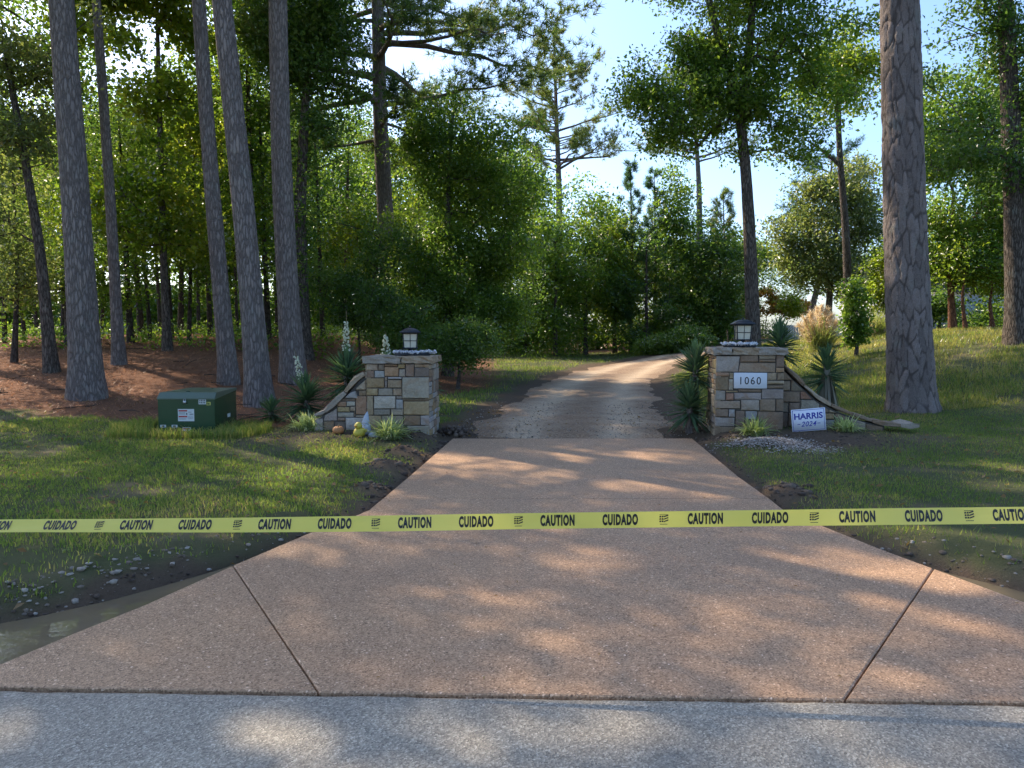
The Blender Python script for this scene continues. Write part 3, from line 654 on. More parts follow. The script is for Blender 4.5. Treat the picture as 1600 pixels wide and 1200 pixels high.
def young_pine(label, px, y, top, wpx, seed, leaf='needle_blue'):
    b = GD(px, y); t = ony(px, top, y); g = np.random.default_rng(seed); h = t[2] - b[2]
    pine('young_pine', label, [b, (b + t) / 2 + np.array([.1, 0, 0]), t], .12, .02, b[2] + h * .08, 62, 1.35 * wpx * y / F, seed, leaf=leaf, bark='thin_bark', per=9, k=11, nl=.3, nw=.022, prof=lambda f: (1 - .88 * f), updir=.7, sec=5)
young_pine('young dark pine with a pointed tip left of its twin', 985, 46, 255, 42, 240)
young_pine('young dark pine with a pointed tip right of its twin', 1022, 47, 268, 40, 241)
young_pine('young bright pine behind the trunk of the forked oak', 1130, 48, 300, 45, 242, 'needle_pale')
b = GD(872, 62)
pine('pine_tree', 'far tall pine standing alone against the sky', [b, ony(874, 300, 62), ony(868, 150, 62), ony(866, 48, 62)], .42, .06, ony(868, 268, 62)[2], 70, 5.6, 250, leaf='needle_pale', per=13, k=13, nl=.30, nw=.032,
     prof=lambda f: .95 * (1 - f) ** .6 * (.7 + .3 * math.sin(f * 30)) + .12, updir=.35, sec=7)
b = GD(1092, 50)
pine('pine_tree', 'far grey-stemmed pine half hidden behind the forked oak', [b, ony(1093, 300, 50), ony(1088, 220, 50), ony(1080, 110, 50)], .30, .06, ony(1090, 255, 50)[2], 34, 4.6, 251, leaf='needle_pale', per=9, k=11, nl=.3, nw=.026,
     prof=lambda f: .9 - .3 * f, updir=.5, sec=6)

# ---- right side
YO = 22.0
b = GD(1180, YO)
broadleaf('forked_oak', 'forked oak with wide crown behind the right stone pillar', 'tree', [b, ony(1170, 330, YO), ony(1160, 190, YO), ony(1140, 110, YO), ony(1112, 30, YO), ony(1095, -60, YO)], .22, .08,
          [E(1010, 125, 60, 60, YO), E(1080, 165, 95, 65, YO), E(1105, 50, 75, 60, YO), E(1220, 160, 80, 75, YO), E(1195, 30, 110, 70, YO), E(1290, 110, 60, 70, YO), E(1185, 245, 55, 28, YO), E(1150, -80, 160, 90, YO), E(1330, 60, 40, 40, YO), E(1150, 130, 90, 60, YO), E(1260, 220, 50, 30, YO), E(1000, 160, 45, 40, YO), E(1060, 210, 50, 25, YO), E(1060, 90, 60, 50, YO)],
          560, 84, .10, 'leaf_mid', 260, gap=.36, spread=.36, shell=.3, forks=[([ony(1160, 190, YO), ony(1166, 110, YO), ony(1176, 20, YO), ony(1182, -80, YO)], .15, .06)])
YR = 33
b = GD(1326, YR)
broadleaf('curved_tree', 'slim curved grey tree left of the thick pine trunk', 'tree', [b, ony(1322, 360, YR), ony(1312, 250, YR), ony(1309, 180, YR), ony(1312, 110, YR)], .20, .09,
          [E(1310, 120, 60, 60, YR), E(1350, 150, 40, 40, YR), E(1270, 175, 50, 40, YR)], 120, 75, .15, 'leaf_yellow', 262, spread=.5, forks=[([ony(1316, 262, YR), ony(1290, 238, YR), ony(1262, 220, YR)], .09, .04)])
b = GD(1290, 40)
broadleaf('spreading_tree', 'spreading green tree hanging over the pampas grass', 'tree', [b, ony(1300, 420, 40), ony(1310, 330, 40)], .2, .08,
          [E(1240, 370, 40, 45, 40), E(1300, 330, 65, 50, 40), E(1285, 410, 65, 40, 40), E(1360, 370, 45, 80, 40), E(1340, 280, 40, 40, 40), E(1225, 400, 25, 30, 40), E(1270, 290, 30, 25, 40), E(1320, 440, 50, 25, 40)], 300, 85, .14, 'leaf_grey', 263, spread=.5, gap=.38)
b = GD(1255, 44)
pine('pine_tree', 'dark pine boughs against the sky behind the curved tree', [b, ony(1290, 400, 44), ony(1300, 250, 44)], .2, .05, ony(1290, 350, 44)[2], 26, 3.4, 264, leaf='needle_blue', per=10, k=11, nl=.3, nw=.025, prof=lambda f: .9 - .4 * f, sec=6)
# the thick near pine, bark in real relief
b = G(1425, 641)
def big_pine():
    pts = np.array(up_line([(1412, 300), (1405, 0)], b, 25)); o = pts[0].copy()
    root = thing('pine_tree', o, 'massive near pine with plated bark on the right lawn', 'pine tree')
    P = trunk_path(pts, 18); n = 120; m_ = 420
    s = np.linspace(0, 1, 18); t = np.concatenate([np.linspace(0, .4, m_ - 60), np.linspace(.4, 1, 61)[1:]]); Q = np.stack([np.interp(t, s, P[:, k]) for k in range(3)], 1); h = np.linalg.norm(Q - Q[0], axis=1)
    r = (.405 + (.16 - .405) * t) * (1 + .10 * np.exp(-h / 1.1) + .20 * np.exp(-h / .2)); V, F_ = tube(Q, r, n); V = V.reshape(m_, n, 3)
    a = np.arange(n) * 2 * math.pi / n
    g = np.random.default_rng(5); U, H = np.meshgrid(a * .4, h); U = U + .075 * (fbm(U * 7, H * 5, 71) - .5) + .02 * (fbm(U * 25, H * 14, 72) - .5); H = H + .10 * (fbm(U * 8 + 3, H * 4, 73) - .5); H2 = H * .27
    sx_, sy_ = np.meshgrid(np.arange(20) / 20 * 2 * math.pi * .4, np.arange(-.2, 9.2, .115)); sx_ = sx_ + (np.arange(sx_.shape[0]) % 2)[:, None] * .06
    seeds = np.stack([(sx_ + g.uniform(-.06, .06, sx_.shape)).ravel() % (2 * math.pi * .4), (sy_ + g.uniform(-.055, .055, sy_.shape)).ravel()], 1)
    seeds = seeds[np.argsort(seeds[:, 1])]; d1 = np.full(U.shape, 9.); d2 = np.full(U.shape, 9.); tone = np.full(U.shape, .5); rt = g.uniform(0, 1, len(seeds))
    for i in range(m_):
        lo, hi = np.searchsorted(seeds[:, 1], [H2[i].min() - .26, H2[i].max() + .26]); S = seeds[lo:hi]
        if len(S) < 2: continue
        dx = np.abs(U[i][:, None] - S[None, :, 0]); dx = np.minimum(dx, 2 * math.pi * .4 - dx); d = np.sqrt(dx ** 2 + (H2[i][:, None] - S[None, :, 1]) ** 2); tone[i] = rt[lo:hi][np.argmin(d, 1)]; d.partition(1, axis=1)
        d1[i], d2[i] = d[:, 0], d[:, 1]
    crack = sst((d2 - d1) / (.012 + .032 * fbm(U * 4, H * 2, 75))); deep = sst((fbm(U * 5 + 2, H * 2.4, 77) - .22) / .2); crack = 1 - (1 - crack) * (.5 + .5 * deep)
    w_ = r[:, None] + .012 * (tone - .5) * crack + .013 * (crack - 1) * 1.2 + .04 * (fbm(U * 16, H * 7, 9) - .5) + .05 * np.exp(-h / .35)[:, None] * (fbm(np.cos(a) * 3 + 5, np.sin(a) * 3 + 5, 8) - .5)[None] * 2
    V = Q[:, None] + unit(V - Q[:, None]) * w_[..., None]; V[0, :, 2] -= .3
    L, C = pine_crown(P, .1, o[2] + 13, P[-1][2], 44, 5, np.random.default_rng(6), per=10)
    finish_tree(root, o, (V.reshape(-1, 3), F_), L, C, M['big_bark'], M['needle'])
    me = [c for c in root.children if c.name.startswith('trunk')][0].data
    for nm_, ar_ in (('crack', crack), ('plate', tone)):
        at = me.attributes.new(nm_, 'FLOAT', 'POINT'); at.data.foreach_set('value', ar_.ravel().astype(np.float32))
def big_bark():
    m, nt, ns, lk, bs = mat('big_pine_bark'); v = objco(nt); at = N(nt, 'ShaderNodeAttribute', attribute_name='crack')
    mp = N(nt, 'ShaderNodeMapping'); mp.inputs['Scale'].default_value = (1, 1, .35); lk.new(v, mp.inputs[0])
    n1 = noise(nt, 38, 5, mp.outputs[0], .65); n2 = noise(nt, 5, 4, mp.outputs[0]); n3 = noise(nt, 2.2, 5, v, .6)
    c = mixc(nt, n1.outputs[0], (.12, .10, .092), (.29, .25, .228)); c = mixc(nt, n2.outputs[0], c, (.21, .165, .148))
    pl_ = N(nt, 'ShaderNodeAttribute', attribute_name='plate'); c = mixc(nt, 1.0, c, ramp(nt, [(0, (.78, .77, .76)), (1, (1.2, 1.18, 1.16))], pl_.outputs['Fac']).outputs[0], 'MULTIPLY')
    nf = noise(nt, 120, 3, mp.outputs[0], .7); c = mixc(nt, 1.0, c, ramp(nt, [(.3, (.6, .6, .6)), (.7, (1.25, 1.25, 1.25))], nf.outputs[0]).outputs[0], 'MULTIPLY')
    c = mixc(nt, ramp(nt, [(.56, (0, 0, 0)), (.75, (.5, .5, .5))], n3.outputs[0]).outputs[0], c, (.24, .25, .22))
    c = mixc(nt, ramp(nt, [(.1, (0, 0, 0)), (.8, (1, 1, 1))], at.outputs['Fac']).outputs[0], (.085, .068, .06), c)
    lk.new(c, bs.inputs['Base Color']); bs.inputs['Roughness'].default_value = .9; bs.inputs['Specular IOR Level'].default_value = .15
    bump(nt, n1.outputs[0], 1.0, .02, bs); return m
M['big_bark'] = big_bark()
big_pine()
b = GD(1592, 20.0)
broadleaf('thick_dark_tree', 'thick dark trunk cut by the right border of the picture', 'tree', [b, ony(1584, 300, 20), ony(1574, 60, 20), ony(1566, -120, 20), ony(1560, -260, 20)], .30, .12,
          [E(1510, 30, 60, 45, 20), E(1600, 100, 80, 80, 20), E(1520, 190, 70, 40, 20), E(1490, 110, 40, 30, 20), E(1640, 260, 80, 90, 20), E(1560, -140, 140, 110, 20), E(1480, 230, 50, 50, 20), E(1540, 260, 60, 50, 20), E(1500, 130, 60, 35, 20), E(1560, 60, 60, 50, 20), E(1590, 180, 60, 60, 20)], 400, 72, .095, 'leaf_dark', 270, spread=.35, gap=.3)
b = GD(1487, 27)
broadleaf('spreading_tree', 'dark spreading tree between the massive pine and the right border', 'tree', [b, ony(1484, 430, 27), ony(1490, 300, 27)], .12, .05,
          [E(1500, 290, 70, 60, 27), E(1550, 360, 60, 60, 27), E(1470, 370, 40, 70, 27), E(1500, 410, 80, 35, 27), E(1620, 400, 70, 70, 27), E(1470, 250, 50, 50, 27), E(1570, 270, 60, 50, 27), E(1490, 180, 65, 70, 27), E(1550, 200, 60, 60, 27), E(1460, 310, 40, 60, 27)], 560, 85, .115, 'leaf_mid', 271, bark='red_bark', spread=.42, gap=.28)
for i, (px, tp, lab) in enumerate([(1507, 420, 'thin reddish stem in the grove, beside the dark spreading tree'), (1550, 440, 'thin reddish stem in the grove, near the thick dark trunk')]):
    b = GD(px, 26); broadleaf('grove_sapling', lab, 'tree', [b, ony(px - 4, (tp + 510) / 2, 26), ony(px + 2, tp, 26)], .06, .03, [E(px, tp - 10, 30, 30, 26)], 25, 50, .10, 'leaf_yellow', 280 + i, bark='red_bark')
shrub('small dark sapling in front of the pampas grass', 1337, 23, [(1335, 490, 20, 40), (1340, 530, 16, 25), (1330, 455, 12, 22)], 'leaf_mid', 285, 60, 45, .10, spread=.16)
shrub('bright green rounded bush by the white fence', 1218, 43, [(1215, 490, 26, 20), (1230, 480, 20, 16)], 'leaf_yellow', 286, 70, 60, .12)
shrub('orange-tinted autumn bush behind the oak trunk', 1195, 60, [(1195, 470, 24, 22), (1235, 480, 30, 14)], 'leaf_autumn', 287, 70, 60, .18)
shrub('pale green bush left of the right pillar lantern', 1136, 32, [(1134, 523, 20, 18), (1150, 525, 20, 16)], 'leaf_yellow', 288, 60, 60, .10)
shrub('low dark bush at the far edge of the grass', 1075, 40, [(1080, 530, 45, 18), (1040, 540, 30, 14)], 'leaf_dark', 289, 80, 70, .12)
shrub('small rounded bush by the bend of the gravel drive', 1010, 41, [(1010, 543, 18, 14)], 'leaf_mid', 290, 40, 60, .10)
shrub('yellow-green bush under the grove on the right rise', 1545, 27, [(1548, 480, 34, 22), (1520, 490, 26, 14)], 'leaf_yellow', 291, 60, 60, .10)
shrub('soft green young bush right of the curved tree', 1385, 32, [(1385, 420, 26, 40), (1375, 460, 30, 30)], 'leaf_yellow', 292, 90, 60, .11)
shrub('dark rounded shrub behind the massive pine trunk', 1465, 30, [(1462, 480, 26, 24)], 'leaf_dark', 293, 60, 60, .10)

# ---- the wood behind everything, one mass of dense patches
g = np.random.default_rng(55); C = []
for i in range(30):
    cx, cy_, ch_ = g.uniform(-12, 12), g.uniform(-3, 3), g.uniform(3, 11.5); rr = g.uniform(1.6, 2.8)
    C.append(in_ellipsoids([(cx, cy_, ch_, rr, rr, rr * .9)], 42, g, .4))
for i in range(16): C.append(in_ellipsoids([(g.uniform(-12, 12), g.uniform(-3, 3), 1.2, 2.2, 1.6, 1.6)], 40, g, .3))
C = np.concatenate(C); C = C[C[:, 2] > .1]; V, F_ = leaf_arrays(cluster_points(C, 38, .42, g), .21, g, wide=.65)
wme = nmesh('woodland_patch', V, tris=F_); wme.materials.append(M['leaf_mid'])
wd = bpy.data.objects.new('woodland', None); COL.objects.link(wd); wd['kind'] = 'stuff'; wd['label'] = 'dense dark woodland closing the view behind the trees'; wd['category'] = 'woodland'
for i, (px, d, sz, flip) in enumerate([(-180, 50, 1.15, 1), (150, 47, 1.1, -1), (330, 55, 1.25, 1), (520, 50, 1.05, -1), (700, 58, 1.0, 1), (930, 56, .72, -1), (1075, 62, .62, 1), (1500, 64, .6, 1), (1700, 52, .9, -1)]):
    q = GD(px, d); o = obj('woodland_patch', wme, None, wd, (q[0], q[1], q[2] - .2), kind='stuff'); o.scale = (flip * (.62 if i == 6 else 1), 1, sz)
# low ferns, twigs and seedlings along the edge of the wood
P = []
for i in range(900):
    x, y = g.uniform(-26, 4), g.uniform(24, 48)
    if path_d(np.array([x]), np.array([y]))[0] < 2.5 or (x > -6 and y < 40): continue
    P.append((x, y, Tz(x, y) + .15))
P = np.array(P); V, F_ = leaf_arrays(cluster_points(P, 30, .28, g, .9), .14, g)
ug = obj('undergrowth', nmesh('undergrowth', V, tris=F_), M['leaf_mid'], kind='stuff'); ug['label'] = 'low undergrowth scattered through the left wood'; ug['category'] = 'undergrowth'

# ================================================================== GRASS AND LITTER
def blades1(P, h, wd_, g, lean=.5):
    n = len(P); a = g.uniform(0, 2 * math.pi, n); s = np.stack([np.cos(a), np.sin(a), 0 * a], 1) * (wd_ * g.uniform(.7, 1.3, n))[:, None] * .5
    ld = unit(g.normal(size=(n, 3)) * np.array([1, 1, 0])) * (lean * g.uniform(.1, 1.0, n))[:, None]; H = (h * g.uniform(.5, 1.3, n))[:, None]
    V = np.stack([P - s, P + s, P + (np.array([0, 0, 1.]) + ld) * H], 1).reshape(-1, 3); return V, np.arange(n * 3).reshape(-1, 3)
def blades(P, h, wd_, g, seg=2, lean=.5):
    n = len(P); a = g.uniform(0, 2 * math.pi, n); s = np.stack([np.cos(a), np.sin(a), 0 * a], 1) * (wd_ * g.uniform(.7, 1.3, n))[:, None] * .5
    ld = unit(g.normal(size=(n, 3)) * np.array([1, 1, 0])) * (lean * g.uniform(.1, 1.2, n))[:, None]; H = (h * g.uniform(.5, 1.3, n))[:, None]
    up = np.array([0, 0, 1.])
    mid = P + (up * .6 + ld * .25) * H; tip = P + (up * .95 + ld) * H
    V = np.stack([P - s, P + s, mid + s * .8, mid - s * .8, tip], 1).reshape(-1, 3); i = np.arange(n)[:, None] * 5
    return V, np.concatenate([i + np.array([[0, 1, 2]]), i + np.array([[0, 2, 3]]), i + np.array([[3, 2, 4]])], 1).reshape(-1, 3)
def scatter(n, x0, x1, y0, y1, g, gamma=0.0):
    x = g.uniform(x0, x1, n); y = y0 + (y1 - y0) * g.uniform(0, 1, n) ** (1 + gamma); return x, y
M['grass'] = leafmat('grass_blades', [(.055, .085, .03), (.078, .118, .038), (.10, .14, .044), (.14, .155, .055), (.24, .20, .10)], .46, tcol=(1.05, 1.06, .5), gloss=.04)
M['grass_dry'] = leafmat('grass_dry', [(.094, .106, .031), (.138, .138, .044), (.213, .181, .075), (.275, .225, .112)], .4)
def lawn(name, label, n, box, hgt, wid, g, gamma=0, mt='grass', thr=.5, dens=None):
    x, y = scatter(n, *box, g, gamma); st, so, pd, s = masks(x, y)
    bare = sst((fbm(x * .8, y * .8, 77) - .45) / .16) * .88
    keep = (g.uniform(0, 1, n) > np.maximum(so * 1.25, bare)) & (st < g.uniform(.1, .8, n)) & (pd > .1 + .5 * g.uniform(0, 1, n)) & (s > .08) & (y > road_y(x) + .5)
    for W in (WATER_L, WATER_R): keep &= sdf(x, y, W) > .12
    vis = np.abs(x) < (.72 * y + 1.2); keep &= vis
    if dens is not None: keep &= g.uniform(0, 1, n) < dens(x, y)
    x, y = x[keep], y[keep]; P = np.stack([x, y, T(x, y) - .005], 1); hh = hgt * (.55 + 1.0 * fbm(x * 1.3, y * 1.3, 91))
    V, F_ = (blades1 if (name == 'meadow_grass' or 'right' in label) else blades)(P, hh, wid, g, lean=.75); o = obj(name, nmesh(name, V, tris=F_), M[mt], kind='stuff'); o['label'] = label; o['category'] = 'grass'; return o
g = np.random.default_rng(12)
lawn('lawn_grass', 'mown lawn grass left of the driveway', 185000, (-10, 0, 4.2, 14.5), .043, .008, g, .0)
lawn('lawn_grass', 'mown lawn grass right of the driveway', 160000, (2, 13, 4.2, 15), .042, .009, g, .0)
lawn('meadow_grass', 'sunlit yellowish grass on the right rise', 140000, (4, 24, 14.5, 36), .10, .017, g, .3, 'grass_dry')
lawn('meadow_grass', 'green grass strip beyond the gravel drive', 60000, (-6, 14, 15, 48), .12, .022, g, .3)
x, y = scatter(9000, -6.2, -2.6, 11.2, 12.6, g); k = (np.hypot(x + 5.0, y - 11.95) < 1.2); x, y = x[k], y[k]
k = ~((np.abs(x + 5.1) < .55) & (y > 11.55)); x, y = x[k], y[k]
V, F_ = blades(np.stack([x, y, T(x, y)], 1), .15, .010, g, lean=.6); o = obj('tall_grass', nmesh('tall_grass', V, tris=F_), M['grass'], kind='stuff'); o['label'] = 'taller uncut grass around the green utility box'; o['category'] = 'grass'
# pine straw
x, y = scatter(130000, -26, 0, 11, 36, g, .6); st, so, pd, s = masks(x, y); k = (st > g.uniform(.2, 1, len(x))) & (np.abs(x) < .75 * y + 1); x, y = x[k], y[k]
P = np.stack([x, y, T(x, y) + .01 + .03 * g.uniform(0, 1, len(x))], 1); n = len(P); a = g.uniform(0, 6.28, n)
d = np.stack([np.cos(a), np.sin(a), g.normal(size=n) * .25], 1) * (.05 + .12 * g.uniform(0, 1, n))[:, None]; sdv = np.stack([-np.sin(a), np.cos(a), 0 * a], 1) * .007
V = np.stack([P - sdv, P + sdv, P + d], 1).reshape(-1, 3)
M['straw'] = leafmat('pine_straw', [(.135, .061, .034), (.243, .115, .061), (.351, .176, .095), (.432, .257, .162)], .15, tcol=(1, .9, .7), gloss=.03)
o = obj('pine_straw', nmesh('pine_straw', V, tris=np.arange(n * 3).reshape(-1, 3)), M['straw'], kind='stuff'); o['label'] = 'brown pine straw carpeting the left wood'; o['category'] = 'pine straw'
# sticks and cones on the floor of the wood
mb = MB(); 
for q in range(150):
    x_, y_ = g.uniform(-16, -2.5), 12.3 + 20 * g.uniform(0, 1) ** 1.5
    if masks(np.array([x_]), np.array([y_]))[0][0] < .6: continue
    a_ = g.uniform(0, 6.28); L_ = g.uniform(.2, 1.1); z_ = Tz(x_, y_) + .03; d_ = np.array([math.cos(a_), math.sin(a_), g.uniform(-.02, .12)]); p_ = np.array([x_, y_, z_])
    mb.tube([p_, p_ + d_ * L_ * .5 + g.normal(size=3) * .04 * L_, p_ + d_ * L_], [.012, .009, .004], 4)
o = mb.build('fallen_twigs', M['thin_bark'], kind='stuff'); o['label'] = 'fallen sticks lying on the pine straw'; o['category'] = 'twigs'
# clods, stones and chips
ROCK = []
for q in range(5):
    bm = bmesh.new(); bmesh.ops.create_icosphere(bm, subdivisions=1, radius=1)
    r_ = np.random.default_rng(q)
    for v_ in bm.verts: v_.co *= r_.uniform(.65, 1.2)
    bm.verts.ensure_lookup_table(); ROCK.append((np.array([v_.co[:] for v_ in bm.verts]), np.array([[v_.index for v_ in f.verts] for f in bm.faces]))); bm.free()
def rocks(name, label, cat, P, S, mt, g, flat=.7):
    Vs, Ts, off = [], [], 0
    for q in range(5):
        idx = np.arange(q, len(P), 5)
        if not len(idx): continue
        V0, T0 = ROCK[q]; a = g.uniform(0, 6.28, len(idx)); c, s = np.cos(a), np.sin(a); sc3 = S[idx][:, None] * g.uniform(.6, 1.3, (len(idx), 3)) * np.array([1, 1, flat])
        W = V0[None] * sc3[:, None]; W = np.stack([W[..., 0] * c[:, None] - W[..., 1] * s[:, None], W[..., 0] * s[:, None] + W[..., 1] * c[:, None], W[..., 2]], -1) + P[idx][:, None]
        Vs.append(W.reshape(-1, 3)); Ts.append((T0[None] + (np.arange(len(idx)) * len(V0))[:, None, None] + off).reshape(-1, 3)); off += W.shape[0] * W.shape[1]
    o = obj(name, nmesh(name, np.concatenate(Vs), tris=np.concatenate(Ts)), mt, kind='stuff'); o['label'] = label; o['category'] = cat; return o
def chipmat(name, cols, rough=.9):
    m, nt, ns, lk, b = mat(name); gn = nt.nodes.new('ShaderNodeNewGeometry'); k = len(cols)
    c = ramp(nt, [(i / (k - 1), cols[i]) for i in range(k)], gn.outputs['Random Per Island']); n_ = noise(nt, 60, 4, gn.outputs['Position'])
    lk.new(mixc(nt, 1.0, c.outputs[0], ramp(nt, [(.2, (.6, .6, .6)), (.8, (1.25, 1.25, 1.25))], n_.outputs[0]).outputs[0], 'MULTIPLY'), b.inputs['Base Color']); b.inputs['Roughness'].default_value = rough
    bump(nt, n_.outputs[0], .6, .01, b); return m
M['clod'] = chipmat('soil_clods', [(.03, .02, .014), (.07, .046, .032), (.12, .085, .06), (.16, .12, .085)])
M['chip'] = chipmat('pale_chips', [(.16, .12, .095), (.30, .25, .21), (.42, .37, .32), (.55, .50, .46), (.24, .17, .13)])
M['stone_mix'] = chipmat('ditch_stones', [(.12, .09, .065), (.22, .17, .13), (.32, .27, .22), (.42, .37, .31)])
x, y = scatter(34000, -6, 7, 3.6, 12.4, g); s = sdf(x, y, DRIVE); st, so, pd, s = masks(x, y); k = (s > .03) & (so > .3 + .6 * g.uniform(0, 1, len(x))) & (y > road_y(x) + .25)
for W in (WATER_L, WATER_R): k &= sdf(x, y, W) > .02
x, y = x[k], y[k]
rocks('soil_clods', 'loose dug soil and clods along the driveway edges', 'soil', np.stack([x, y, T(x, y)], 1), .006 + .022 * g.uniform(0, 1, len(x)) ** 3, M['clod'], g)
cl = np.array([(mx + g.normal() * r_ * .8, my + g.normal() * r_ * .8) for mx, my, r_, h_ in MOUNDS for _ in range(26)]); cl = cl[sdf(cl[:, 0], cl[:, 1], DRIVE) > .05]
rocks('soil_lumps', 'big rough lumps of dug soil beside the slab', 'soil', np.stack([cl[:, 0], cl[:, 1], T(cl[:, 0], cl[:, 1])], 1), .015 + .05 * g.uniform(0, 1, len(cl)) ** 2, M['clod'], g, .75)
x, y = scatter(34000, -6, 6, 4, 9, g); q = np.minimum(sdf(x, y, WATER_L), sdf(x, y, WATER_R)); s = sdf(x, y, DRIVE); k = (q > -.02) & (q < .35) & (s > .04) & (g.uniform(0, 1, len(x)) < .45 + .5 * (x < -2.5)) & (y > road_y(x) + .5); x, y = x[k], y[k]
rocks('ditch_stones', 'small pale stones along the muddy ditch bank', 'stones', np.stack([x, y, T(x, y)], 1), .005 + .026 * g.uniform(0, 1, len(x)) ** 3.5, M['stone_mix'], g, .6)
c0 = G(1205, 695); n = 2600; x = c0[0] + g.normal(size=n) * .30 + .05; y = c0[1] + g.normal(size=n) * .26; x += (y - c0[1]) * -.5
hgt = .10 * np.exp(-(((x - c0[0]) / .42) ** 2 + ((y - c0[1]) / .32) ** 2)); k = sdf(x, y, DRIVE) > .05; x, y, hgt = x[k], y[k], hgt[k]
rocks('gravel_pile', 'spread pile of pale gravel chips before the numbered pillar', 'gravel', np.stack([x, y, T(x, y) + hgt * g.uniform(.55, 1, len(x))], 1), .007 + .012 * g.uniform(0, 1, len(x)), M['chip'], g, .5)
x, y = scatter(2600, -1.5, 3.6, 11.9, 18, g, .8); k = (path_d(x, y) < .1) & (sdf(x, y, DRIVE) > .05); x, y = x[k], y[k]
rocks('drive_gravel', 'loose stones lying on the gravel drive', 'gravel', np.stack([x, y, T(x, y) + .03], 1), .006 + .012 * g.uniform(0, 1, len(x)) ** 2, M['stone_mix'], g)
x, y = scatter(260, -3, 4, 3.5, 11.5, g); k = sdf(x, y, DRIVE) < -.05; x, y = x[k], y[k]
V, F_ = leaf_arrays(np.stack([x, y, np.full(len(x), .006)], 1), .028, g, up=6.0, wide=.35, droop=.02); V[:, 2] = np.clip(V[:, 2], .002, .012)
M['dead_leaf'] = leafmat('dead_leaf', [(.12, .07, .04), (.20, .12, .06), (.28, .20, .12)], .2, gloss=.01)
o = obj('leaf_litter', nmesh('leaf_litter', V, tris=F_), M['dead_leaf'], kind='stuff'); o['label'] = 'tiny bits of dry leaf on the driveway'; o['category'] = 'leaves'
# fallen leaves and dry stalks
x, y = scatter(2600, -9, 12, 4.3, 16, g); s = sdf(x, y, DRIVE); k = (s > .1) & (np.abs(x) < .7 * y + 1); x, y = x[k], y[k]
V, F_ = leaf_arrays(np.stack([x, y, T(x, y) + .035], 1), .06, g, up=2.0)
o = obj('fallen_leaves', nmesh('fallen_leaves', V, tris=F_), M['dead_leaf'], kind='stuff'); o['label'] = 'dry brown leaves scattered over the lawns'; o['category'] = 'leaves'

# ================================================================== STONE PILLARS
m, nt, ns, lk, b = mat('ashlar_stone'); v = objco(nt); oi = nt.nodes.new('ShaderNodeObjectInfo')
ad = N(nt, 'ShaderNodeVectorMath', operation='ADD'); sc_ = N(nt, 'ShaderNodeMath', operation='MULTIPLY', i_1=37.0); lk.new(oi.outputs['Random'], sc_.inputs[0]); lk.new(v, ad.inputs[0]); lk.new(sc_.outputs[0], ad.inputs[1])
n1 = noise(nt, 5, 5, ad.outputs[0], .6, .6); n2 = noise(nt, 34, 5, ad.outputs[0], .7)
c = mixc(nt, n1.outputs[0], oi.outputs['Color'], mixc(nt, 1.0, oi.outputs['Color'], (.58, .50, .42), 'MULTIPLY'))
c = mixc(nt, ramp(nt, [(.56, (0, 0, 0)), (.75, (.55, .55, .55))], noise(nt, 3.2, 4, ad.outputs[0], .5, 1.0).outputs[0]).outputs[0], c, (.30, .15, .065))
c = mixc(nt, 1.0, c, ramp(nt, [(.25, (.72, .72, .72)), (.75, (1.2, 1.2, 1.2))], n2.outputs[0]).outputs[0], 'MULTIPLY')
lk.new(c, b.inputs['Base Color']); b.inputs['Roughness'].default_value = .88; b.inputs['Specular IOR Level'].default_value = .2
hh = N(nt, 'ShaderNodeMath', operation='MULTIPLY_ADD', i_1=.4); lk.new(n2.outputs[0], hh.inputs[0]); lk.new(n1.outputs[0], hh.inputs[2]); bump(nt, hh.outputs[0], 1.0, .03, b)
M['stone'] = m
M['mortar'] = simple('mortar', (.085, .075, .065), .95, var=.35, scale=60, bmp=.6)
TONE = {'t': (.46, .37, .265), 'g': (.43, .385, .32), 'b': (.31, .235, .165), 'o': (.50, .325, .205), 'y': (.46, .35, .20), 'l': (.55, .51, .44), 'r': (.43, .27, .19), 'd': (.25, .205, .16), 's': (.43, .42, .40)}
_sr = random.Random(4)
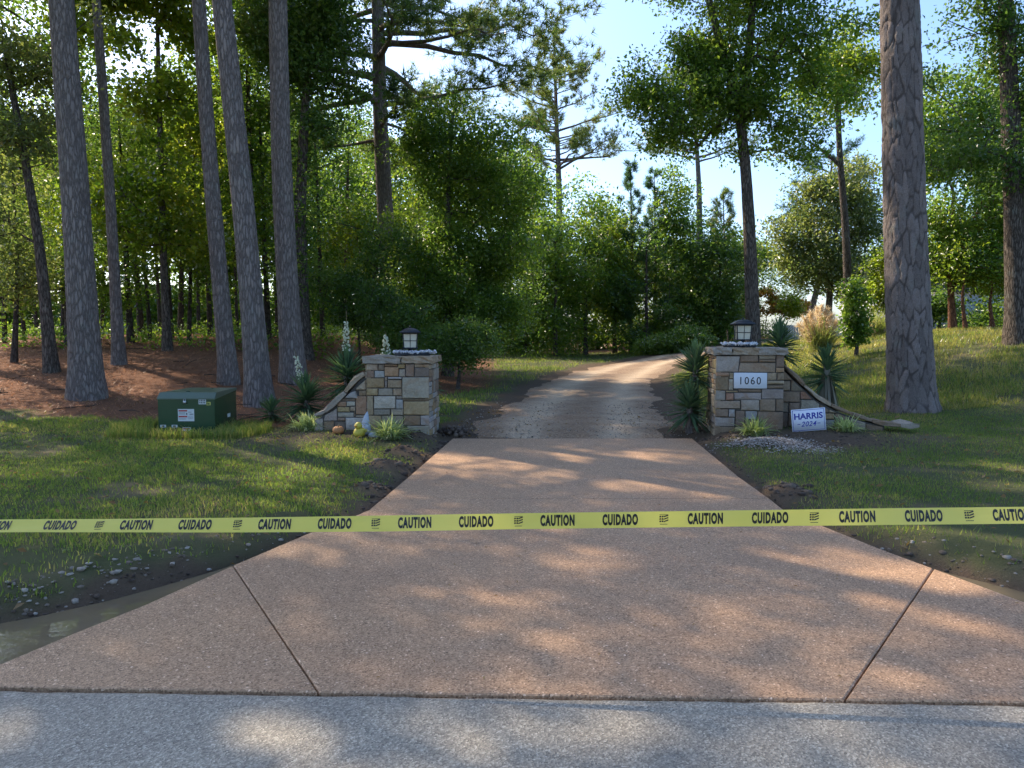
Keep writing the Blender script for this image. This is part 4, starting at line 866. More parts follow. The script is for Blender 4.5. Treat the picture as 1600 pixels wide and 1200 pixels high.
def stone(parent, poly, tone, depth=.07, proud=None, y0=0.0, axis=0):
    """poly: (x,z) outline counter-clockwise on the face y=y0 of the parent; stone stands proud of the core towards -y"""
    pr = _sr.uniform(.004, .03) if proud is None else proud
    n = len(poly); cx = sum(p[0] for p in poly) / n; cz = sum(p[1] for p in poly) / n
    a = sum(poly[i][0] * poly[(i + 1) % n][1] - poly[(i + 1) % n][0] * poly[i][1] for i in range(n))
    if a < 0: poly = poly[::-1]
    def ins(d, j=0):
        out = []
        for i in range(n):
            p, q, r = [Vector(t) for t in (poly[i - 1], poly[i], poly[(i + 1) % n])]
            n1 = Vector((-(q - p).y, (q - p).x)).normalized(); n2 = Vector((-(r - q).y, (r - q).x)).normalized(); h = (n1 + n2).normalized()
            k = q + h * (d / max(.4, h.dot(n1))); out.append((k.x - cx + _sr.uniform(-j, j), k.y - cz + _sr.uniform(-j, j)))
        return out
    rings = [(ins(.005), depth), (ins(.005, .004), -pr * .45), (ins(.015, .005), -pr)]
    V = [(x, y, z) for ring, y in rings for x, z in ring]; V = [(x, y + (_sr.uniform(-.004, .004) if k >= n else 0), z) for k, (x, y, z) in enumerate(V)]
    xs_, zs_ = [v_[0] for v_ in V[2 * n:]], [v_[2] for v_ in V[2 * n:]]; V.append((sum(xs_) / n + _sr.uniform(-.2, .2) * (max(xs_) - min(xs_)), -pr - _sr.uniform(-.004, .014), sum(zs_) / n + _sr.uniform(-.2, .2) * (max(zs_) - min(zs_))))
    Fs = [[k * n + i, k * n + (i + 1) % n, (k + 1) * n + (i + 1) % n, (k + 1) * n + i] for k in range(2) for i in range(n)] + [[2 * n + i, 2 * n + (i + 1) % n, 3 * n] for i in range(n)]
    me = bpy.data.meshes.new('stone'); me.from_pydata(V, [], Fs); me.update()
    o = obj('stone', me, M['stone'], parent)
    if axis == 0: o.location = (cx, y0, cz)
    else: o.location = (y0, cx, cz); o.rotation_euler[2] = R(90) if axis == 1 else R(-90)
    if axis == 2: o.location = (y0, cx, cz)
    t = TONE[tone]; f = _sr.uniform(.85, 1.15); o.color = (t[0] * f, t[1] * f * _sr.uniform(.96, 1.03), t[2] * f * _sr.uniform(.92, 1.05), 1)
    return o
def rect(x0, z0, x1, z1): return [(x0, z0), (x1, z0), (x1, z1), (x0, z1)]
def ashlar(x0, x1, z0, z1, r_):
    """random coursed rectangles filling a face"""
    out = []; z = z0
    while z < z1 - .02:
        h = min(r_.choice([.08, .11, .15, .19]), z1 - z)
        if z1 - z - h < .05: h = z1 - z
        x = x0
        while x < x1 - .01:
            wd = min(r_.uniform(.14, .38), x1 - x)
            if x1 - x - wd < .09: wd = x1 - x
            if h > .14 and r_.random() < .4:
                f = r_.uniform(.35, .65) * h; out += [rect(x, z, x + wd, z + f), rect(x, z + f, x + wd, z + h)]
            else: out.append(rect(x, z, x + wd, z + h))
            x += wd
        z += h
    return out
def coping(parent, pts, wid, thick, y0, lens, seed):
    """chunky sloping coping stones along a polyline (x,z)"""
    r_ = random.Random(seed); pts = np.array(pts, float); s = np.concatenate([[0], np.cumsum(np.linalg.norm(np.diff(pts, axis=0), axis=1))]); u = 0
    while u < s[-1] - .05:
        L = min(r_.uniform(*lens), s[-1] - u)
        if s[-1] - u - L < .12: L = s[-1] - u
        k = max(3, int(L / .09)); ts = np.linspace(u + .007, u + L - .007, k); C = np.stack([np.interp(ts, s, pts[:, 0]), np.interp(ts, s, pts[:, 1])], 1)
        d = np.gradient(C, axis=0); d /= np.linalg.norm(d, axis=1)[:, None]; nn = np.stack([-d[:, 1], d[:, 0]], 1); nn *= np.sign(nn[:, 1:2])
        V = []; sh = r_.uniform(-.022, .022); th_ = thick; thick_ = th_ * r_.uniform(.8, 1.25); lift_ = r_.uniform(-.008, .012)
        for i in range(k):
            j = lambda a=.013: r_.uniform(-a, a); e = .018 if i in (0, k - 1) else 0
            for off, y in ((0 + e, -.035 + e), (thick * .25, -.05 + e), (thick * .8 - e, -.045 + e), (thick - e, -.02), (thick * .97 - e, wid * .5), (thick - e, wid + .02), (thick * .75 - e, wid + .04), (0 + e, wid + .03)):
                p = C[i] + nn[i] * (off * thick_ / thick + lift_ + j()); V.append((p[0], y0 + y + sh + j(), p[1]))
        m_ = 8; Fs = [[i * m_ + q, i * m_ + (q + 1) % m_, (i + 1) * m_ + (q + 1) % m_, (i + 1) * m_ + q] for i in range(k - 1) for q in range(m_)] + [list(range(m_))[::-1], [(k - 1) * m_ + q for q in range(m_)]]
        me = bpy.data.meshes.new('coping_stone'); me.from_pydata(V, [], Fs); me.update(); me.shade_smooth() if False else None
        o = obj('coping_stone', me, M['stone'], parent); t = TONE[r_.choice('tbg')]; o.color = (t[0], t[1], t[2], 1); u += L
def cap(parent, w_, d_, z, thick, seed):
    r_ = random.Random(seed); o_ = .045
    xs_ = [-o_, w_ * .24, w_ * .62, w_ + o_] if seed == 2 else [-o_, w_ * .55, w_ + o_]
    for i in range(len(xs_) - 1):
        bm = bmesh.new(); bmesh.ops.create_grid(bm, x_segments=6, y_segments=8, size=.5)
        a, b_ = xs_[i] + .003, xs_[i + 1] - .003; top = [v_ for v_ in bm.verts]
        for v_ in top: v_.co = Vector((a + (v_.co.x + .5) * (b_ - a), -o_ + (v_.co.y + .5) * (d_ + 2 * o_), thick))
        ex = bmesh.ops.extrude_face_region(bm, geom=bm.faces[:]); nv = [q for q in ex['geom'] if isinstance(q, bmesh.types.BMVert)]
        for v_ in nv: v_.co.z = 0
        bmesh.ops.recalc_face_normals(bm, faces=bm.faces)
        bmesh.ops.subdivide_edges(bm, edges=[q for q in bm.edges if abs(q.verts[0].co.z - q.verts[1].co.z) > .01], cuts=2)
        for v_ in bm.verts:
            j = .016 if (v_.co.y < -o_ + .01 or v_.co.y > d_ + o_ - .01 or v_.co.x < -o_ + .01 or v_.co.x > w_ + o_ - .01) else .004
            v_.co += Vector((r_.uniform(-j, j) * (j > .01), r_.uniform(-j, j) * (j > .01), r_.uniform(-.007, .007)))
        me = bpy.data.meshes.new('cap_stone'); bm.to_mesh(me); bm.free(); o = obj('cap_stone', me, M['stone'], parent, (0, 0, z)); t = TONE['gt'[i % 2]]; o.color = (t[0], t[1], t[2], 1)
def zs(lst, ox, oz, k):
    out = []
    for q in lst:
        if len(q) == 5: x0, y0, x1, y1, t = q; out.append((rect((x0 - ox) / k, (oz - y1) / k, (x1 - ox) / k, (oz - y0) / k), t))
        else: out.append(([((x - ox) / k, (oz - y) / k) for x, y in q[0]], q[1]))
    return out
LEFT = [(398, 430, 498, 486, 't'), (500, 430, 552, 487, 'b'), (553, 430, 666, 455, 'b'), (553, 456, 677, 537, 'o'), (668, 430, 732, 471, 'y'), (679, 473, 732, 540, 'g'), (733, 430, 809, 540, 'b'), (811, 430, 937, 458, 't'), (811, 459, 937, 540, 'd'),
        (398, 488, 463, 550, 'b'), (465, 488, 552, 550, 's'), (553, 538, 577, 574, 't'), (579, 540, 702, 562, 'l'), (396, 552, 553, 636, 'y'), (555, 576, 577, 636, 'g'), (579, 564, 702, 636, 't'),
        (396, 638, 495, 702, 'y'), (497, 638, 622, 702, 'g'), (624, 638, 702, 702, 't'), (704, 541, 937, 726, 'g'), (457, 704, 647, 816, 'l'), (649, 704, 704, 732, 'g'), (649, 734, 712, 816, 's'),
        (706, 728, 937, 748, 'b'), (714, 750, 937, 868, 'y'), (457, 818, 600, 870, 'g'), (602, 818, 712, 870, 't'), (714, 870, 857, 958, 'b'), (859, 870, 937, 958, 'g'),
        (402, 872, 520, 985, 'y'), (522, 872, 712, 985, 't'), (402, 987, 560, 1110, 'b'), (562, 987, 742, 1110, 'g'), (744, 960, 937, 1110, 'g'),
        ([(392, 560), (392, 655), (300, 655), (310, 635)], 't'), ([(300, 657), (325, 727), (195, 727), (255, 672)], 's'), (327, 657, 394, 705, 'b'), ([(190, 729), (297, 729), (297, 750), (165, 750)], 'b'),
        ([(160, 752), (218, 752), (218, 798), (140, 798), (140, 775)], 'o'), (220, 752, 297, 793, 'l'), (140, 800, 248, 843, 'y'), (250, 795, 297, 836, 't'), (299, 707, 398, 868, 'o'), (400, 704, 455, 870, 't'),
        (142, 845, 283, 889, 'l'), (285, 838, 297, 889, 'b'), (299, 870, 400, 889, 't'), ([(138, 805), (138, 922), (20, 922), (30, 872), (80, 850)], 'g'), (142, 891, 210, 922, 'b'), (212, 891, 400, 1006, 'l'),
        (20, 924, 110, 1040, 'b'), (112, 924, 210, 1040, 'd'), (212, 1008, 400, 1110, 'b'), (110, 1042, 210, 1110, 'b'), (-60, 900, 18, 1040, 'g')]
D_ = .93
PL = onz(572, 688)  # front left corner
PLy = 11.75; PLx = (572 - 800) / F * PLy
lp = thing('stone_pillar', (PLx, PLy, 0), 'stone gate pillar with wing wall sloping down left, lantern on top', 'stone pillar', None, R(-2.5))
WP = .985
MB().box((WP / 2, D_ / 2, .52), (WP - .02, D_ - .02, 1.32)).build('mortar_core', M['mortar'], lp)
mb = MB(); pw = [(0, -.15), (0, .99), (-.10, .93), (-.32, .67), (-.62, .42), (-.74, .33), (-.74, -.15)]
n = len(pw); V = [(x, .012, z) for x, z in pw] + [(x, .36, z) for x, z in pw]
mbm = bpy.data.meshes.new('mortar_core'); mbm.from_pydata(V, [], [list(range(n)), list(range(n, 2 * n))[::-1]] + [[i, i + n, (i + 1) % n + n, (i + 1) % n] for i in range(n)]); obj('mortar_core', mbm, M['mortar'], lp)
for poly, t in zs(LEFT, 395, 1088, 560): stone(lp, poly, t)
r_ = random.Random(8)
for poly in ashlar(.0, D_, -.05, 1.17, r_): stone(lp, poly, r_.choice('gstbgly'), y0=WP - .012, axis=1)
for poly in ashlar(-D_, 0, -.05, 1.17, r_):
    stone(lp, [(x, z) for x, z in poly], r_.choice('gtb'), y0=.0, axis=2).location.y *= -1
coping(lp, [(.0, .99), (-.10, .935), (-.32, .675), (-.60, .425), (-.80, .34)], .36, .085, .0, (.35, .6), 3)
cap(lp, WP, D_, 1.185, .105, 1)
RIGHT = [([(130, 345), (298, 345), (286, 460), (130, 460)], 'g'), (300, 338, 426, 391, 'b'), (428, 338, 546, 368, 't'), (428, 369, 546, 391, 'b'), ([(299, 393), (546, 393), (546, 462), (287, 462)], 't'), (548, 338, 607, 426, 'b'), (548, 428, 607, 462, 'o'),
         (130, 462, 224, 493, 'o'), (226, 464, 257, 510, 't'), (130, 495, 220, 592, 'b'), (222, 512, 257, 592, 'g'), (489, 464, 556, 518, 't'), (558, 464, 607, 518, 'b'), (489, 520, 607, 549, 't'), (489, 551, 607, 579, 'b'),
         (130, 594, 202, 665, 'g'), (204, 594, 290, 608, 'y'), (204, 610, 260, 665, 'r'), (292, 581, 452, 605, 'b'), (262, 607, 452, 658, 'g'), (454, 581, 607, 650, 'g'), (130, 667, 308, 725, 't'), (310, 660, 440, 737, 'g'), (442, 652, 551, 740, 'b'), (553, 652, 607, 740, 'b'),
         (130, 727, 224, 785, 'b'), (226, 727, 270, 785, 's'), (272, 739, 341, 850, 'b'), (343, 739, 426, 802, 's'), (428, 742, 607, 900, 'b'), (130, 787, 270, 853, 'g'), (130, 855, 270, 960, 'b'), (272, 852, 341, 960, 't'), (343, 804, 426, 900, 'b'), (343, 902, 607, 960, 'b')]
RW = [([(609, 430), (690, 520), (609, 526)], 'b'), (609, 528, 674, 600, 't'), ([(676, 520), (694, 524), (772, 600), (676, 600)], 'd'), (609, 602, 742, 682, 'b'), ([(744, 602), (775, 602), (835, 660), (744, 660)], 'r'), (609, 684, 664, 757, 'd'), (666, 684, 744, 757, 'b'),
      ([(746, 662), (840, 662), (880, 692), (880, 757), (746, 757)], 'g'), (609, 759, 662, 940, 'd'), (664, 759, 800, 860, 'b'), (664, 862, 800, 940, 'd'), (802, 759, 898, 850, 't'), (802, 852, 898, 940, 'b'), ([(882, 694), (944, 730), (944, 757), (882, 757)], 'b'), ([(946, 732), (1010, 757), (946, 757)], 't'),
      (900, 759, 986, 803, 'y'), (900, 805, 986, 940, 's'), ([(988, 759), (1012, 759), (1090, 790), (1090, 850), (988, 850)], 'b'), (988, 852, 1090, 940, 't'), ([(1092, 792), (1200, 825), (1200, 940), (1092, 940)], 'g'), ([(1202, 828), (1320, 848), (1320, 940), (1202, 940)], 'b')]
RY = 11.78; RX = (1118.4 - 800) / F * RY; RZ = .135
rp = thing('stone_pillar', (RX, RY, RZ), 'numbered stone gate pillar with wing wall sloping down right', 'stone pillar', None, R(-7))
WP2 = 1.017; mb = MB(); MB().box((WP2 / 2, D_ / 2, .52), (WP2 - .02, D_ - .02, 1.30)).build('mortar_core', M['mortar'], rp)
for poly, t in zs(RIGHT, 130, 890, 469): stone(rp, poly, t)
for poly, t in zs(RW, 130, 890, 469): stone(rp, poly, t, y0=.22)
pw = [((x - 130) / 469, (890 - y) / 469) for x, y in [(600, 985), (600, 425), (690, 515), (860, 670), (1000, 745), (1200, 820), (1330, 845), (1330, 985)]]
n = len(pw); V = [(x, .232, z) for x, z in pw] + [(x, .58, z) for x, z in pw]
mbm = bpy.data.meshes.new('mortar_core'); mbm.from_pydata(V, [], [list(range(n)), list(range(n, 2 * n))[::-1]] + [[i, i + n, (i + 1) % n + n, (i + 1) % n] for i in range(n)]); obj('mortar_core', mbm, M['mortar'], rp)
coping(rp, [((x - 130) / 469, (890 - y) / 469) for x, y in [(612, 425), (690, 508), (860, 665), (1000, 742), (1270, 840), (1420, 862), (1570, 866)]], .36, .075, .22, (.3, .6), 9)
for poly in ashlar(-D_, 0, -.08, 1.17, r_): stone(rp, poly, r_.choice('gtboy'), y0=.012, axis=2).location.y *= -1
cap(rp, WP2, D_, 1.18, .105, 2)
# number plaque, set into the pillar
M['plaque'] = simple('plaque_stone', (.62, .64, .66), .7, var=.06, scale=40, bmp=.1); M['engraved'] = simple('engraved_paint', (.02, .02, .02), .8)
def plate(mb, x0, z0, x1, z1, y0, y1, bev=.006):
    V = [(x0, y1, z0), (x1, y1, z0), (x1, y1, z1), (x0, y1, z1), (x0, y0 + bev, z0), (x1, y0 + bev, z0), (x1, y0 + bev, z1), (x0, y0 + bev, z1), (x0 + bev, y0, z0 + bev), (x1 - bev, y0, z0 + bev), (x1 - bev, y0, z1 - bev), (x0 + bev, y0, z1 - bev)]
    Q = [(8, 9, 10, 11), (3, 2, 1, 0)] + [(a + i, a + (i + 1) % 4, a + 4 + (i + 1) % 4, a + 4 + i) for a in (0, 4) for i in range(4)]
    return mb.add(V, quads=Q)
px0, px1, pz0, pz1 = 128 / 469, 357 / 469, (890 - 577) / 469, (890 - 465) / 469
pq = plate(MB(), px0, pz0, px1, pz1, -.035, .05).build('number_plaque', M['plaque'], rp); pq['label'] = 'pale stone plaque carved with 1060'
def flat_text(key, w_, h_, cx, cz, y, name, mt, parent, rot=0):
    V, t = fit(TX[key], w_, h_); c, s = math.cos(rot), math.sin(rot); X = V[:, 0] * c - V[:, 1] * s + cx; Z = V[:, 0] * s + V[:, 1] * c + cz
    return obj(name, nmesh(name, np.stack([X, np.full(len(X), y), Z], 1), tris=t), mt, parent)
flat_text('1060', .305, .115, (px0 + px1) / 2, (pz0 + pz1) / 2, -.0362, 'number', M['engraved'], pq)

# ================================================================== LANTERNS
M['lantern'] = simple('lantern_metal', (.022, .025, .03), .45, .3, var=.3); 
m, nt, ns, lk, b = mat('frosted_glass'); b.inputs['Base Color'].default_value = (.62, .56, .42, 1); b.inputs['Roughness'].default_value = .35; n1 = noise(nt, 14, 3, objco(nt)); lk.new(mixc(nt, n1.outputs[0], (.5, .45, .34), (.72, .66, .5)), b.inputs['Base Color']); M['frost'] = m
M['flower_white'] = leafmat('white_petals', [(.55, .56, .6), (.68, .68, .7), (.8, .8, .8)], .2, tcol=(.4, .4, .4)); M['pebble'] = chipmat('white_pebbles', [(.45, .45, .5), (.62, .62, .64), (.75, .74, .72), (.35, .33, .36)], .6)
def lantern(loc, label, rz):
    t = thing('lantern', loc, label, 'lantern', 'lanterns on the gate pillars', rz); t.scale = (1, 1, 1.16)
    mb = MB(); mb.lathe([(0, 0), (.10, 0), (.10, .012), (.045, .022), (.03, .05), (.03, .085), (.06, .095), (0, .1)], 14); mb.build('base', M['lantern'], t, True)
    w0, w1, z0, z1 = .098, .112, .095, .30; mb = MB(); mb.box((0, 0, z0 + .006), (.24, .24, .018))
    for sx in (-1, 1):
        for sy in (-1, 1): mb.tube([(sx * w0, sy * w0, z0), (sx * w1, sy * w1, z1)], .009, 5)
    mb.box((0, 0, z1), (.25, .25, .016)); mb.build('frame', M['lantern'], t)
    for q in range(4):
        a = q * math.pi / 2; c, s = math.cos(a), math.sin(a)
        def tr(p): return (p[0] * c - p[1] * s, p[0] * s + p[1] * c, p[2])
        V = [tr(p) for p in [(-w0 + .008, -w0 + .004, z0 + .015), (w0 - .008, -w0 + .004, z0 + .015), (w1 - .008, -w1 + .004, z1 - .008), (-w1 + .008, -w1 + .004, z1 - .008)]]
        pn = MB().add(V, quads=[(0, 1, 2, 3)]).build('pane', M['frost'], t)
        mb = MB(); mb.tube([tr((0, -w0 - .002, z0)), tr((0, -w1 - .002, z1))], .0045, 4)
        mb.tube([tr((-w0, -.107, .20)), tr((w0, -.107, .20))], .0045, 4); mb.build('glazing_bar', M['lantern'], pn)
    mb = MB(); V = []; rs = [(.165, .305), (.168, .318), (.12, .345), (.115, .352), (.05, .372), (.03, .376)]
    for r1, z in rs: V += [(sx * r1, sy * r1, z) for sx, sy in ((-1, -1), (1, -1), (1, 1), (-1, 1))]
    mb.add(V, quads=[(k * 4 + i, k * 4 + (i + 1) % 4, k * 4 + 4 + (i + 1) % 4, k * 4 + 4 + i) for k in range(len(rs) - 1) for i in range(4)] + [(3, 2, 1, 0), (20, 21, 22, 23)]); rf = mb.build('roof', M['lantern'], t)
    MB().lathe([(0, .374), (.014, .38), (.017, .39), (.008, .40), (0, .405)], 8).build('finial', M['lantern'], rf, True)
    return t
def wreath(loc, label, seed, sx=1.0):
    g = np.random.default_rng(seed); t = thing('pebble_wreath', loc, label, 'wreath', 'wreaths around the pillar lanterns')
    a = np.linspace(0, 2 * math.pi, 25)[:-1]; P = np.stack([np.cos(np.r_[a, a[0]]) * .2 * sx, np.sin(np.r_[a, a[0]]) * .2, np.full(25, .025)], 1); V, Q = tube(P, .03, 7)
    obj('ring', nmesh('ring', V, quads=Q, smooth=True), M['lantern'], t)
    n = 150; a = g.uniform(0, 6.28, n); r1 = .2 + g.normal(size=n) * .03; P = np.stack([np.cos(a) * r1 * sx, np.sin(a) * r1, .045 + g.uniform(0, .03, n)], 1)
    S = g.uniform(.013, .028, n); Vs, Ts, off = [], [], 0
    for q in range(n):
        V0, T0 = ROCK[q % 5]; Vs.append(V0 * S[q] + P[q]); Ts.append(T0 + off); off += len(V0)
    o = obj('pebbles', nmesh('pebbles', np.concatenate(Vs), tris=np.concatenate(Ts), smooth=True), M['pebble'], t); o['kind'] = 'stuff'
def onpillar(p, x, y, z): return p.matrix_basis @ Vector((x, y, z))
bpy.context.view_layer.update()
lantern(onpillar(lp, .60, .45, 1.293), 'black lantern with cream panes on the left stone pillar', R(8))
wreath(onpillar(lp, .64, .45, 1.29), 'ring of white pebbles around the left lantern foot', 61, 1.3)
lantern(onpillar(rp, .47, .45, 1.288), 'black lantern with cream panes on the numbered pillar', R(-4))
wreath(onpillar(rp, .43, .45, 1.285), 'ring of white pebbles around the right lantern foot', 62, 1.15)

# ================================================================== YARD SIGN
M['sign_white'] = simple('sign_board', (.74, .75, .82), .45, var=.03); M['sign_blue'] = simple('sign_ink', (.02, .03, .30), .5); M['wire'] = simple('sign_wire', (.2, .2, .2), .4, .8)
sg = ony(1263, 672, 11.45); sg[2] = Tz(sg[0], sg[1])
ys = thing('yard_sign', (sg[0], sg[1], 0), 'white campaign yard sign with blue lettering against the wing wall', 'sign', None, R(-4))
zc = ony(1263, 656, 11.45)[2]; hw, hh_ = .248, .168; tilt = R(5)
def srot(x, z): return (x * math.cos(tilt) - z * math.sin(tilt), zc + x * math.sin(tilt) + z * math.cos(tilt))
mb = MB(); c4 = [srot(x, z) for x, z in ((-hw, -hh_), (hw, -hh_), (hw, hh_), (-hw, hh_))]
mb.add([(x, -.003, z) for x, z in c4] + [(x, .003, z) for x, z in c4], quads=[(0, 1, 2, 3), (7, 6, 5, 4)] + [(i, i + 4, (i + 1) % 4 + 4, (i + 1) % 4) for i in range(4)]); board = mb.build('board', M['sign_white'], ys)
mb = MB()
for x0, z0, x1, z1 in ((-.232, -.155, .232, -.149), (-.232, .149, .232, .155), (-.232, -.149, -.226, .149), (.226, -.149, .232, .149), (-.17, -.062, -.125, -.054), (.125, -.062, .17, -.054)):
    mb.add([(srot(x, z)[0], -.0042, srot(x, z)[1]) for x, z in ((x0, z0), (x1, z0), (x1, z1), (x0, z1))], quads=[(0, 1, 2, 3)])
mb.build('border', M['sign_blue'], board)
for key, w_, h_, z in (('HARRIS', .42, .095, .06), ('2024', .225, .075, -.058)):
    x_, z_ = srot(0, z); flat_text(key, w_, h_, x_, z_, -.0046, 'lettering', M['sign_blue'], board, tilt)
mb = MB(); 
for sx in (-.1, .1): MB().tube([(sx, .006, Tz(sg[0], sg[1]) - .1), (sx, .006, zc + .1)], .003, 5).build('wire_stake', M['wire'], ys)

# ================================================================== UTILITY BOX
M['box_green'] = simple('green_enamel', (.03, .07, .032), .25, var=.12, scale=6); M['label_white'] = simple('label_white', (.62, .63, .60), .5, var=.05); M['label_red'] = simple('label_red', (.42, .05, .04), .5); M['label_ink'] = simple('label_ink', (.05, .05, .06), .6); M['label_yellow'] = simple('label_yellow', (.6, .55, .12), .6)
BY = 12.0; bx0 = (243.5 - 800) / F * BY; bx1 = (334.5 - 800) / F * BY; bc = (bx0 + bx1) / 2; bw = (bx1 - bx0) / 2
bz = .0; ub = thing('utility_box', (bc, BY, bz), 'dark green metal utility box standing at the lawn edge', 'utility box')
MB().box((0, .5, -.04), (bw * 2 + .12, 1.12, .10)).build('concrete_pad', simple('pad_concrete', (.3, .29, .27), .9), ub)
H1, H2 = .62, .715
def prism(prof, x0, x1, taper=0):
    n = len(prof); V = [(x0 + taper * y, y, z) for y, z in prof] + [(x1 - taper * .2 * y, y, z) for y, z in prof]
    me = bpy.data.meshes.new('body'); me.from_pydata(V, [], [list(range(n)), list(range(n, 2 * n))[::-1]] + [[i, i + n, (i + 1) % n + n, (i + 1) % n] for i in range(n)]); bm = bmesh.new(); bm.from_mesh(me); bmesh.ops.recalc_face_normals(bm, faces=bm.faces); bmesh.ops.bevel(bm, geom=bm.edges[:], offset=.006, segments=2, affect='EDGES'); bm.to_mesh(me); bm.free(); return me
obj('body', prism([(0, 0), (0, H1 - .004), (.07, H2 - .015), (1.0, H2 - .01), (1.0, 0)], -bw + .008, bw - .008, .1), M['box_green'], ub)
lid = obj('lid', prism([(-.012, H1 - .012), (-.012, H1 + .006), (.068, H2), (1.02, H2 + .012), (1.02, H2 - .03), (1.0, H2 - .03)], -bw, bw, .1), simple('lit_green_lid', (.10, .135, .095), .28, var=.2, scale=5), ub)  # lid green lightened to stand in for light and sheen on the top
def decal(x0, z0, x1, z1, mt, name, lay=0, parent=ub, y=-.0):
    yy = -.0025 - .0008 * lay; me = nmesh(name, [(x0, yy, z0), (x1, yy, z0), (x1, yy, z1), (x0, yy, z1)], quads=[(0, 1, 2, 3)]); return obj(name, me, mt, parent)
def bz_(x, y): return (-bw + (x - 140) / 900 * 2 * bw, (960 - y) / 100 * 12 / 12.02 * .0999)
def dz(x0, y0, x1, y1, mt, nm, lay=0, parent=ub):
    a = bz_(x0, y1); c = bz_(x1, y0); return decal(a[0], a[1], c[0], c[1], mt, nm, lay, parent)
w1 = dz(460, 500, 712, 692, M['label_white'], 'warning_label'); w2 = dz(525, 790, 655, 945, M['label_white'], 'warning_label'); w3 = dz(785, 345, 900, 425, M['label_white'], 'number_label')
for r0 in ((470, 515, 605, 540), (470, 608, 605, 632)): dz(*r0, M['label_red'], 'label_band', 1, w1)
for r0 in ((475, 552, 575, 556), (475, 566, 570, 570), (475, 580, 575, 584), (475, 645, 590, 649), (475, 660, 585, 664), (620, 545, 670, 552), (640, 575, 700, 582), (640, 588, 695, 594), (615, 620, 695, 624), (615, 636, 695, 640), (615, 652, 690, 656), (588, 560, 605, 590)): dz(*r0, M['label_ink'], 'label_line', 1, w1)
dz(535, 800, 645, 822, M['label_red'], 'label_band', 1, w2)
for r0 in ((535, 840, 620, 846), (535, 856, 625, 862), (535, 890, 645, 905), (628, 845, 640, 870), (535, 918, 640, 924)): dz(*r0, M['label_ink'], 'label_line', 1, w2)
for q in range(2):
    for k in range(4): dz(797 + k * 25, 355 + q * 32, 813 + k * 25, 380 + q * 32, M['label_ink'], 'label_line', 1, w3)
for r0 in ((180, 750, 270, 790), (357, 750, 447, 790)):
    q = dz(*r0, M['label_white'], 'number_label'); dz(r0[0] + 22, 758, r0[0] + 66, 782, M['label_ink'], 'label_line', 1, q)
yb = dz(905, 390, 970, 440, M['label_yellow'], 'number_label'); dz(910, 396, 925, 434, M['box_green'], 'label_line', 1, yb); dz(932, 400, 955, 434, M['box_green'], 'label_line', 1, yb)
mb = MB(); a = bz_(555, 415); c = bz_(600, 370); mb.box(((a[0] + c[0]) / 2, -.022, (a[1] + c[1]) / 2), (.042, .022, .045)); mb.tube([(a[0] + .008, -.02, c[1]), (a[0] + .008, -.02, c[1] + .03), (c[0] - .008, -.02, c[1] + .03), (c[0] - .008, -.02, c[1])], .004, 6); mb.build('padlock', simple('lock_metal', (.5, .5, .48), .35, .9), ub)
me = nmesh('number_label', [(bw - .016, .55, .27), (bw - .0188, .69, .27), (bw - .0188, .69, .33), (bw - .016, .55, .33)], quads=[(0, 1, 2, 3)]); obj('number_label', me, M['label_white'], ub)
for q in (.2, .8): MB().lathe([(0, .0), (.03, .0), (.03, .012), (.0, .018)], 10, (-.1 + q * .25, q, H2 + .0)).build('lifting_lug', M['box_green'], lid)

# ================================================================== GARDEN FIGURES
M['terracotta'] = simple('pumpkin_orange', (.42, .19, .07), .7); M['stem'] = simple('pumpkin_stem', (.16, .12, .05), .8); M['duck'] = simple('yellow_glaze', (.52, .42, .05), .5); M['gnome_grey'] = simple('gnome_grey', (.42, .45, .5), .8, bmp=.2); M['beak'] = simple('orange_glaze', (.5, .22, .03), .5)
def at(px, y, dz_=0): x = (px - 800) / F * y; return (x, y, Tz(x, y) + dz_)
p = thing('pumpkin', at(527, 11.45), 'small ribbed orange pumpkin at the foot of the wing wall', 'pumpkin')
mb = MB(); n = 40; prof = [(.0, .005), (.05, .0), (.078, .02), (.088, .05), (.08, .085), (.05, .108), (.02, .104), (.0, .098)]; mb.lathe(prof, n)
V = mb.V[0]; a = np.arctan2(V[:, 1], V[:, 0]); f = 1 - .12 * np.abs(np.cos(a * 5)) ** 4; V[:, 0] *= f; V[:, 1] *= f; mb.build('body', M['terracotta'], p, True)
MB().tube([(0, 0, .09), (.005, 0, .115), (.02, .005, .135)], [.014, .01, .011], 7).build('stem', M['stem'], p)
p = thing('duck_figurine', at(560, 11.30), 'yellow duck figurine beside the grey garden gnome', 'figurine')
mb = MB(); mb.lathe([(0, 0), (.07, 0), (.085, .03), (.088, .06), (.075, .10), (.05, .125), (.0, .13)], 18, (0, 0, 0), 1.0, .95)
mb.lathe([(0, .105), (.04, .112), (.055, .14), (.058, .165), (.045, .195), (.02, .212), (0, .215)], 16, (-.008, -.02, 0)); V = mb.V[0]; k = V[:, 2] > .06; V[k, 0] += (V[k, 0] > .03) * .02
mb.build('body', M['duck'], p, True)
bl = MB().lathe([(0, 0), (.022, .0), (.02, .02), (.004, .05)], 8, (0, 0, 0), 1, .5).build('bill', M['beak'], p, True); bl.rotation_euler = (R(85), 0, R(-30)); bl.location = (-.03, -.065, .158)
MB().tube([(.075, .01, .07), (.1, .015, .085), (.112, .02, .11)], [.03, .02, .004], 7).build('tail', M['duck'], p, True)
p = thing('garden_gnome', at(570, 11.48), 'grey garden gnome with tall pointed hat beside the duck', 'figurine')
mb = MB(); mb.lathe([(0, 0), (.075, 0), (.085, .05), (.078, .12), (.06, .16), (0, .17)], 16); mb.build('body', M['gnome_grey'], p, True)
